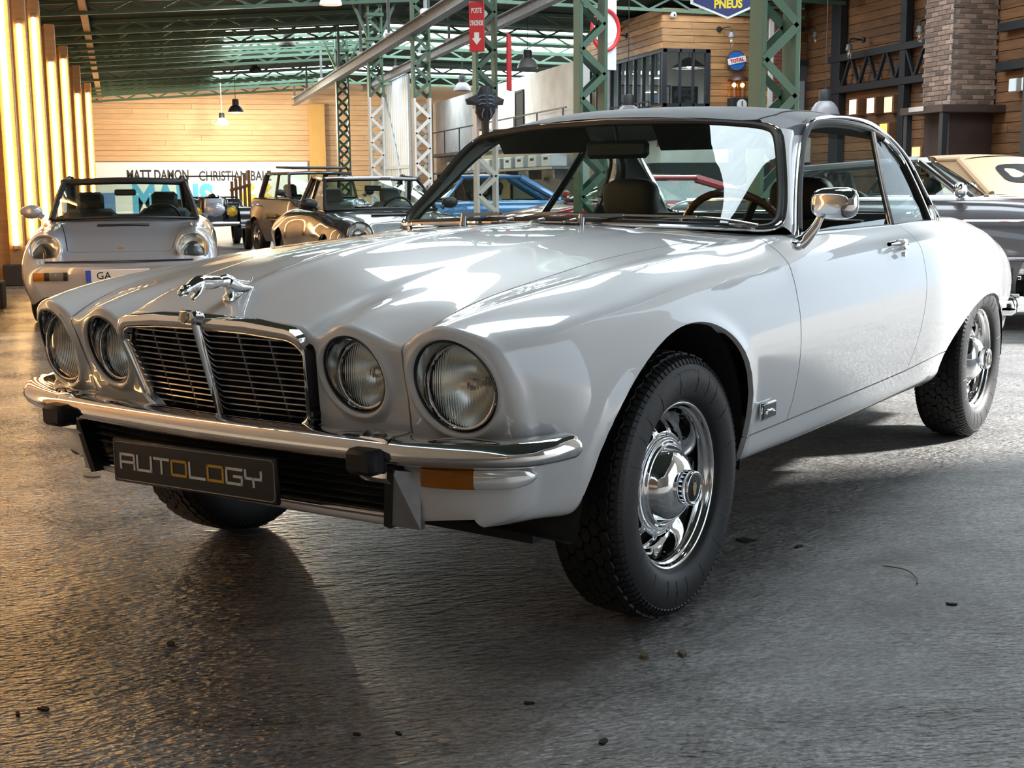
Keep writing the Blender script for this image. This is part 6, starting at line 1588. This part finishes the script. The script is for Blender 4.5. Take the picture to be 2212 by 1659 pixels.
# film poster on the back wall (flat print)
ps = thing('wall_poster', 'long white poster with big coloured letters on the pine wall', 'poster', (1.18, 39.0, 0))
MB().box((0, 0, .92), (6.46, .03, 1.80)).build('sheet', pm('poster_white', (.80, .84, .90), .6), ps, smooth=False)
PM = face((1.18, 38.975, 0), (0, -1, 0)); PL = lambda x, z: Matrix.Translation((x - 1.18, -.02, z)) @ Matrix.Rotation(PI / 2, 4, 'X')
PB = pm('print_black', (.02, .02, .022), .6); PBL = pm('print_blue', (.10, .42, .75), .6); PYE = pm('print_yellow', (.85, .55, .06), .6)
text_obj('MATT DAMON', .40, PL(.06, 1.44), PB, ps, fit=1.74, bold=.012); text_obj('CHRISTIAN BALE', .40, PL(2.27, 1.40), PB, ps, fit=2.1, bold=.008)
text_obj('MANS', 1.1, PL(.45, .72), PBL, ps, fit=2.3, bold=.05); text_obj('66', 1.05, PL(2.90, .74), PYE, ps, fit=1.0, bold=.05)
MB().box((-2.6, -.02, .5), (.5, .01, .9)).build('blue_block', pm('print_blue2', (.12, .25, .55), .6), ps, smooth=False)
# timber rafter under the roof, left
rf_ = MB(); rf_.bar((-1.42, 38.9, 3.55), (-1.05, 22.0, 4.36), .12, .14); tag(rf_.build('timber_rafter', POSTW, smooth=False), 'long timber rafter rising under the dark roof beside the lit posts', 'beam')
# red arrow sign on the column
rs = thing('arrow_sign', 'narrow red sign with white arrow on the lattice column', 'sign', (3.92, 15.75, 3.02), math.radians(-20))
REDS = pm('sign_red', (.55, .02, .025), .4); WHS = pm('sign_white', (.8, .8, .78), .5)
MB().box((0, 0, 0), (.19, .03, .60), None, .008).build('panel', REDS, rs, smooth=False); MB().box((.10, .17, 0), (.03, .34, .03)).build('bracket', GREEN, rs, smooth=False)
FM = lambda x, z: Matrix.Translation((x, -.018, z)) @ Matrix.Rotation(PI / 2, 4, 'X')
text_obj('POSTE', .085, FM(0, .19), WHS, rs, fit=.13, bold=.002); text_obj("D'INCENDIE", .085, FM(0, .04), WHS, rs, fit=.165, bold=.002)
MB().prism([(-.03, .0), (.03, .0), (.03, -.07), (.06, -.07), (0, -.15), (-.06, -.07), (-.03, -.07)], 0, .004, FM(0, -.07)).build('arrow', WHS, rs, smooth=False)
rs2 = thing('arrow_sign', 'second red sign seen edge-on behind the lattice column', 'sign', (4.40, 16.0, 2.62), math.radians(62))
MB().box((0, 0, 0), (.19, .03, .70), None, .008).build('panel', REDS, rs2, smooth=False); MB().box((0, .09, .2), (.03, .18, .03)).build('bracket', GREEN, rs2, smooth=False)
# round white sign with a red ring behind the second column
rg = thing('ring_sign', 'white board with a red ring emblem behind the green column', 'sign', (6.75, 19.0, 3.0), math.radians(12))
MB().box((.06, 0, .40), (.30, .03, 1.15), None, .005).build('board', pm('board_grey', (.62, .63, .66), .6), rg, smooth=False)
MB().tube([(.0 + .24 * math.cos(a), -.03, .42 + .30 * math.sin(a)) for a in np.linspace(0, 2 * PI, 41)[:-1]], .03, 8, closed=True).build('ring', REDS, rg); MB().cyl((0, -.012, .42), (0, -.028, .42), .21, .21, 28).build('disc', WHS, rg)
MB().box((.06, .03, -1.55), (.06, .06, 2.9)).build('post', STEEL, rg, smooth=False)
# tyre maker's sign, blue shield
gy_ = thing('shield_sign', 'blue pentagonal tyre sign with yellow letters before the wooden office', 'sign', (9.27, 20.0, 3.77), math.radians(-24))
def pent(s): return [(-.62 * s, .80), (.62 * s, .80), (.66 * s, .24), (0, -.02 + (1 - s) * .9), (-.66 * s, .24)]
pts5 = [(-.60, .86), (.60, .86), (.62, .26), (0, 0), (-.62, .26)]
MB().prism(pts5, 0, .03, FM(0, 0)).build('white_edge', WHS, gy_, smooth=False); MB().prism([(x * .92, .035 + y * .94) for x, y in pts5], .03, .036, FM(0, 0)).build('blue_field', pm('sign_blue', (.012, .02, .13), .35), gy_, smooth=False)
YS = pm('sign_yellow', (.85, .62, .02), .4)
text_obj('GOOD YEAR', .25, Matrix.Translation((0, -.056, .42)) @ Matrix.Rotation(PI / 2, 4, 'X'), YS, gy_, fit=1.08, bold=.010); text_obj('PNEUS', .19, Matrix.Translation((.0, -.056, .235)) @ Matrix.Rotation(PI / 2, 4, 'X'), YS, gy_, fit=.46, bold=.008)
for x in (-.4, .4): MB().cyl((x, 0, .8), (x, 0, zr(9.27, 20) - 3.77), .012, .012, 8).build('hanger', BLKST, gy_)
# round fuel sign and old fuel pump head
ts = thing('round_sign', 'round blue and white fuel sign above the old pump', 'sign', (11.3, YH - .10, 3.50))
MB().cyl((0, .06, 0), (0, -.02, 0), .20, .20, 32).build('rim', CHR_D, ts); MB().cyl((0, -.02, 0), (0, -.03, 0), .185, .185, 32).build('blue_disc', pm('fuel_blue', (.03, .13, .42), .35), ts)
MB().bar((-.19, -.035, -.03), (.19, -.035, .05), .012, .12, up=(0, 0, 1)).build('white_band', WHS, ts, smooth=False)
text_obj('TOTAL', .098, Matrix.Translation((0, -.044, .008)) @ Matrix.Rotation(PI / 2, 4, 'X') @ Matrix.Rotation(.21, 4, 'Z'), REDS, ts, fit=.30, bold=.003); MB().box((0, .075, 0), (.06, .05, .06)).build('wall_mount', BLKST, ts, smooth=False)
fpp = thing('fuel_pump', 'old black fuel pump with glowing glass cylinders and round dial', 'pump', (11.3, YH - .22, 0))
MB().box((0, 0, 2.62), (.36, .26, .30), None, .01).build('case', BLKST, fpp, smooth=False); MB().box((0, 0, 1.25), (.28, .22, 2.5), None, .01).build('pedestal', BLKST, fpp, smooth=False)
MB().cyl((0.02, -.13, 2.63), (.02, -.145, 2.63), .105, .105, 24).build('dial', WHS, fpp); MB().bar((.02, -.15, 2.60), (.02, -.15, 2.70), .02, .005, up=(0, 1, 0)).build('dial_hand', BLKST, fpp, smooth=False)
for x in (-.09, .09): MB().cyl((x, 0, 2.78), (x, 0, 3.10), .075, .075, 18).build('glass_cylinder', glass_mat('pump_glass', (.9, .8, .65), .7), fpp); 
for x in (-.09, .09): MB().ball((x, 0, 3.02), .042, 10, 8).build('bulb', pm('amber_bulb', (1, .7, .3), .4, emit=(1, .52, .12), estr=16), fpp)
MB().lathe([(.22, 0), (.20, .05), (.13, .10), (.04, .13), (.001, .13)], Matrix.Translation((0, 0, 3.10)), 24).build('cap', pm('pump_cap', (.06, .02, .015), .4), fpp)
# pendant lamps
def pendant(x, y, z, w, col, label, on=False, rod=False, watts=0):
    t = thing('pendant_lamp', label, 'lamp', (x, y, z)); r = w / 2
    MB().lathe([(r, 0), (r * .97, .03), (r * .86, .09 * w / .4), (r * .62, .155 * w / .4), (r * .42, .18 * w / .4)], None, 28).build('shade', col, t)
    MB().lathe([(r * .40, .17 * w / .4), (r * .42, .20 * w / .4), (r * .42, .30 * w / .4), (r * .36, .33 * w / .4), (.001, .34 * w / .4)], None, 20).build('gear_box', BLKST, t)
    MB().cyl((0, 0, .3 * w / .4), (0, 0, zr(x, y) - z), .012 if rod else .007, None, 6).build('cord', WPAINT if rod else BLKST, t)
    if watts:                          # the lit lamp's own light
        ld = bpy.data.lights.new('pendant_light', 'POINT'); lo_ = bpy.data.objects.new('pendant_light', ld); COL.objects.link(lo_); ld.energy = watts; ld.color = (1, .86, .62); ld.shadow_soft_size = .05; lo_.location = (0, 0, -.03); lo_.parent = t
    MB().ball((0, 0, .02 if watts else .07), .05, 10, 8).build('bulb', pm('bulb_on', (1, .9, .75), .4, emit=(1, .86, .62), estr=14) if on else WPAINT, t)
GSH = pm('grey_enamel', (.20, .19, .20), .35); DSH = pm('black_enamel', (.02, .02, .02), .4)
pendant(1.80, 36, 2.78, .36, WHS, 'white pendant lamp on a pale rod before the pine wall', True, True, 1100)
pendant(2.06, 34, 2.98, .40, DSH, 'black pendant lamp on a dark cord before the pine wall', True, False, 1100)
pendant(2.52, 33, 3.90, .34, DSH, 'small flat pendant lamp high under the roof on a pale rod', False, True)
pendant(2.92, 29, 4.14, .40, DSH, 'dark pendant lamp tucked right under the skylight trusses', True)
pendant(3.23, 24, 4.36, .42, WHS, 'glaring lit pendant lamp close under the roof sheets', True)
pendant(7.55, 26, 3.48, .44, GSH, 'grey enamel pendant lamp hanging before the white partition')
pendant(7.10, 30, 3.30, .42, GSH, 'grey pendant lamp behind the lattice column, near the partition top')
pendant(7.60, 20.2, 2.16, .46, GSH, 'grey pendant lamp hanging just above the coupe roof before the office')
pendant(10.05, 18.1, 2.12, .46, GSH, 'grey pendant lamp above the rear of the coupe roof')
# swan-neck wall lamps and camera
def wall_lamp(x, y, z, nd, label):
    t = thing('wall_lamp', label, 'lamp', (x, y, z)); nx, ny = nd
    MB().cyl((0, 0, 0), (nx * .05, ny * .05, 0), .055, .05, 14).build('wall_rose', BLKST, t)
    MB().tube(catmull([(nx * .04, ny * .04, 0), (nx * .30, ny * .30, .01), (nx * .40, ny * .40, -.03), (nx * .41, ny * .41, -.12)], 4), .014, 8).build('arm', BLKST, t)
    MB().lathe([(.05, 0), (.055, -.05), (.07, -.09), (.07, -.10)], Matrix.Translation((nx * .41, ny * .41, -.10)), 14).build('holder', STEEL, t)
    MB().lathe([(.055, 0), (.06, -.08), (.045, -.17), (.001, -.20)], Matrix.Translation((nx * .41, ny * .41, -.19)), 14).build('glass', glass_mat('lamp_glass', (.95, .93, .88), 1.0), t)
    MB().ball((nx * .41, ny * .41, -.27), .03, 8, 6).build('bulb', pm('bulb_clear', (.75, .62, .42), .2), t)
wall_lamp(9.75, 26.0, 4.18, (-1, 0), 'swan-neck lamp on the side of the wooden office')
wall_lamp(10.95, YH, 4.12, (.25, -.95), 'swan-neck lamp left of the blue shield sign on the office front')
wall_lamp(12.95, YH + .3, 4.20, (.25, -.95), 'swan-neck lamp above the grey office door')
wall_lamp(12.93, 21.9, 3.72, (-.9, -.3), 'clear spotlight lamp on the truss of the black portal'); wall_lamp(12.93, 19.6, 3.78, (-.9, -.3), 'clear spotlight lamp beside the brick chimney')
sc_ = thing('security_camera', 'small white dome camera at the top corner of the office', 'camera', (9.95, YH - .02, 4.36)); MB().ball((0, -.06, 0), .06, 12, 8).build('dome', WHS, sc_); MB().ball((0, -.115, -.01), .022, 8, 6).build('eye', BLACK, sc_); MB().cyl((0, -.04, 0), (0, .03, 0), .05, .05, 12).build('mount', WHS, sc_)
# black fairing hung on the column
fa = thing('hanging_fairing', 'black moulded fairing with blue stripes hung on the lattice column', 'panel', (4.05, 15.90, 1.98), 0)
BLG = pm('black_gloss', (.010, .010, .012), .5); BLS = pm('stripe_blue', (.12, .22, .36), .3)
ol = [(0, .34), (.06, .33), (.11, .23), (.25, .17), (.23, .10), (.13, .14), (.125, .02), (.08, -.06), (.04, -.10), (.03, -.42), (-.03, -.42), (-.04, -.10), (-.08, -.06), (-.125, .02), (-.13, .14), (-.23, .10), (-.25, .17), (-.11, .23), (-.06, .33)]
n_ = len(ol); V_ = [(x, -.02 - .05 * (1 - min(1, abs(x) / .25)), z) for x, z in ol] + [(x, .03, z) for x, z in ol] + [(0, -.12, .08)]
mesh_obj('shell', V_, [(i, (i + 1) % n_, 2 * n_) for i in range(n_)] + [(i, n_ + i, n_ + (i + 1) % n_, (i + 1) % n_) for i in range(n_)], BLG, fa, smooth=False)
for s in (1, -1):
    for k in range(3): MB().tube([(s * .02, -.128, .21 - .05 * k), (s * .06, -.115, .215 - .05 * k), (s * .10, -.085, .195 - .05 * k)], .006, 6).build('stripe', BLS, fa)
    MB().tube([(s * .04, -.125, .05), (s * .06, -.10, -.02), (s * .05, -.08, -.06)], .008, 6).build('stripe', BLS, fa)
MB().cyl((0, .02, .30), (0, .26, .30), .012, None, 8).build('hook', BLKST, fa); MB().cyl((0, .02, -.2), (0, .26, -.2), .012, None, 8).build('hook', BLKST, fa)
# yellow warning placard and rust board seen through the windscreen
yp = thing('warning_placard', 'yellow warning placard with red triangle on the dark dado', 'sign', (8.2, 36.2, .95), math.radians(-90)); MB().box((0, 0, 0), (.70, .03, 1.2), None, .01).build('board', pm('placard_yellow', (.75, .50, .02), .5), yp, smooth=False); MB().prism([(-.22, -.15), (.22, -.15), (0, .22)], 0, .006, FM(0, -.2)).build('triangle', REDS, yp, smooth=False); text_obj('DANGER', .13, FM(0, .40), PB, yp)
tag(MB().box((8.2, 30.2, .95), (.04, .9, .9), None, .01).build('rusty_board', pm('rust_board', (.30, .18, .06), .8, noise=(4, (.12, .09, .06), .3)), smooth=False), 'rusty square board on the dark dado below the crates', 'board')
# bits on the floor
DIRT = pm('dirt', (.02, .016, .012), .9); LEAF = pm('dry_leaf', (.16, .12, .08), .9)
def bit(x, y, r, mat, name, label, group=None, h=.004):
    rr = random.Random(int(x * 1000 + y * 77)); P = [(r * rr.uniform(.5, 1.2) * math.cos(a) * 1.6, r * rr.uniform(.5, 1.1) * math.sin(a)) for a in np.linspace(0, 2 * PI, 9)[:-1]]
    o = MB().prism(P, 0, h).build(name, mat, None, smooth=False); o.location = (x, y, 0.0005); o.rotation_euler = (0, 0, rr.uniform(0, 3)); tag(o, label, 'debris', group)
for (x, y, r) in ((-.28, 2.69, .010), (-.33, 2.68, .008), (-.02, 3.01, .011), (.70, 2.43, .007), (.33, 2.38, .006), (.41, 2.36, .006), (.79, 2.21, .010), (1.92, 2.73, .010), (1.68, 3.43, .022), (1.80, 3.32, .012)):
    bit(x, y, r, DIRT, 'dirt_chip', 'small dark chip of dirt lying on the concrete floor', 'dark chips of dirt on the floor')
bit(1.03, 2.61, .012, LEAF, 'dry_leaf', 'curled brown leaf right in front of the wheel', None, .008); bit(1.12, 2.60, .014, LEAF, 'dry_leaf', 'larger brown leaf crumb in front of the wheel', None, .008)
bit(-.29, 4.96, .03, LEAF, 'dry_leaf', 'flat pale leaf beside the far end of the intake', None, .004); bit(.49, 2.30, .009, pm('pale_chip', (.4, .36, .3), .9), 'pale_chip', 'pale flake lying alone on the concrete in the foreground', None)
tw = MB().tube(catmull([(1.93, 3.07, .004), (1.96, 3.0, .010), (1.95, 2.93, .006), (1.93, 2.90, .004)], 4), .0018, 5).build('twig', LEAF); tag(tw, 'thin curved twig lying on the floor to the right of the wheel', 'debris')
tw = MB().tube(catmull([(1.47, 2.16, .003), (1.50, 2.15, .005), (1.52, 2.13, .003)], 4), .0014, 5).build('twig', pm('straw', (.45, .42, .36), .8)); tag(tw, 'short pale straw lying on the concrete', 'debris')
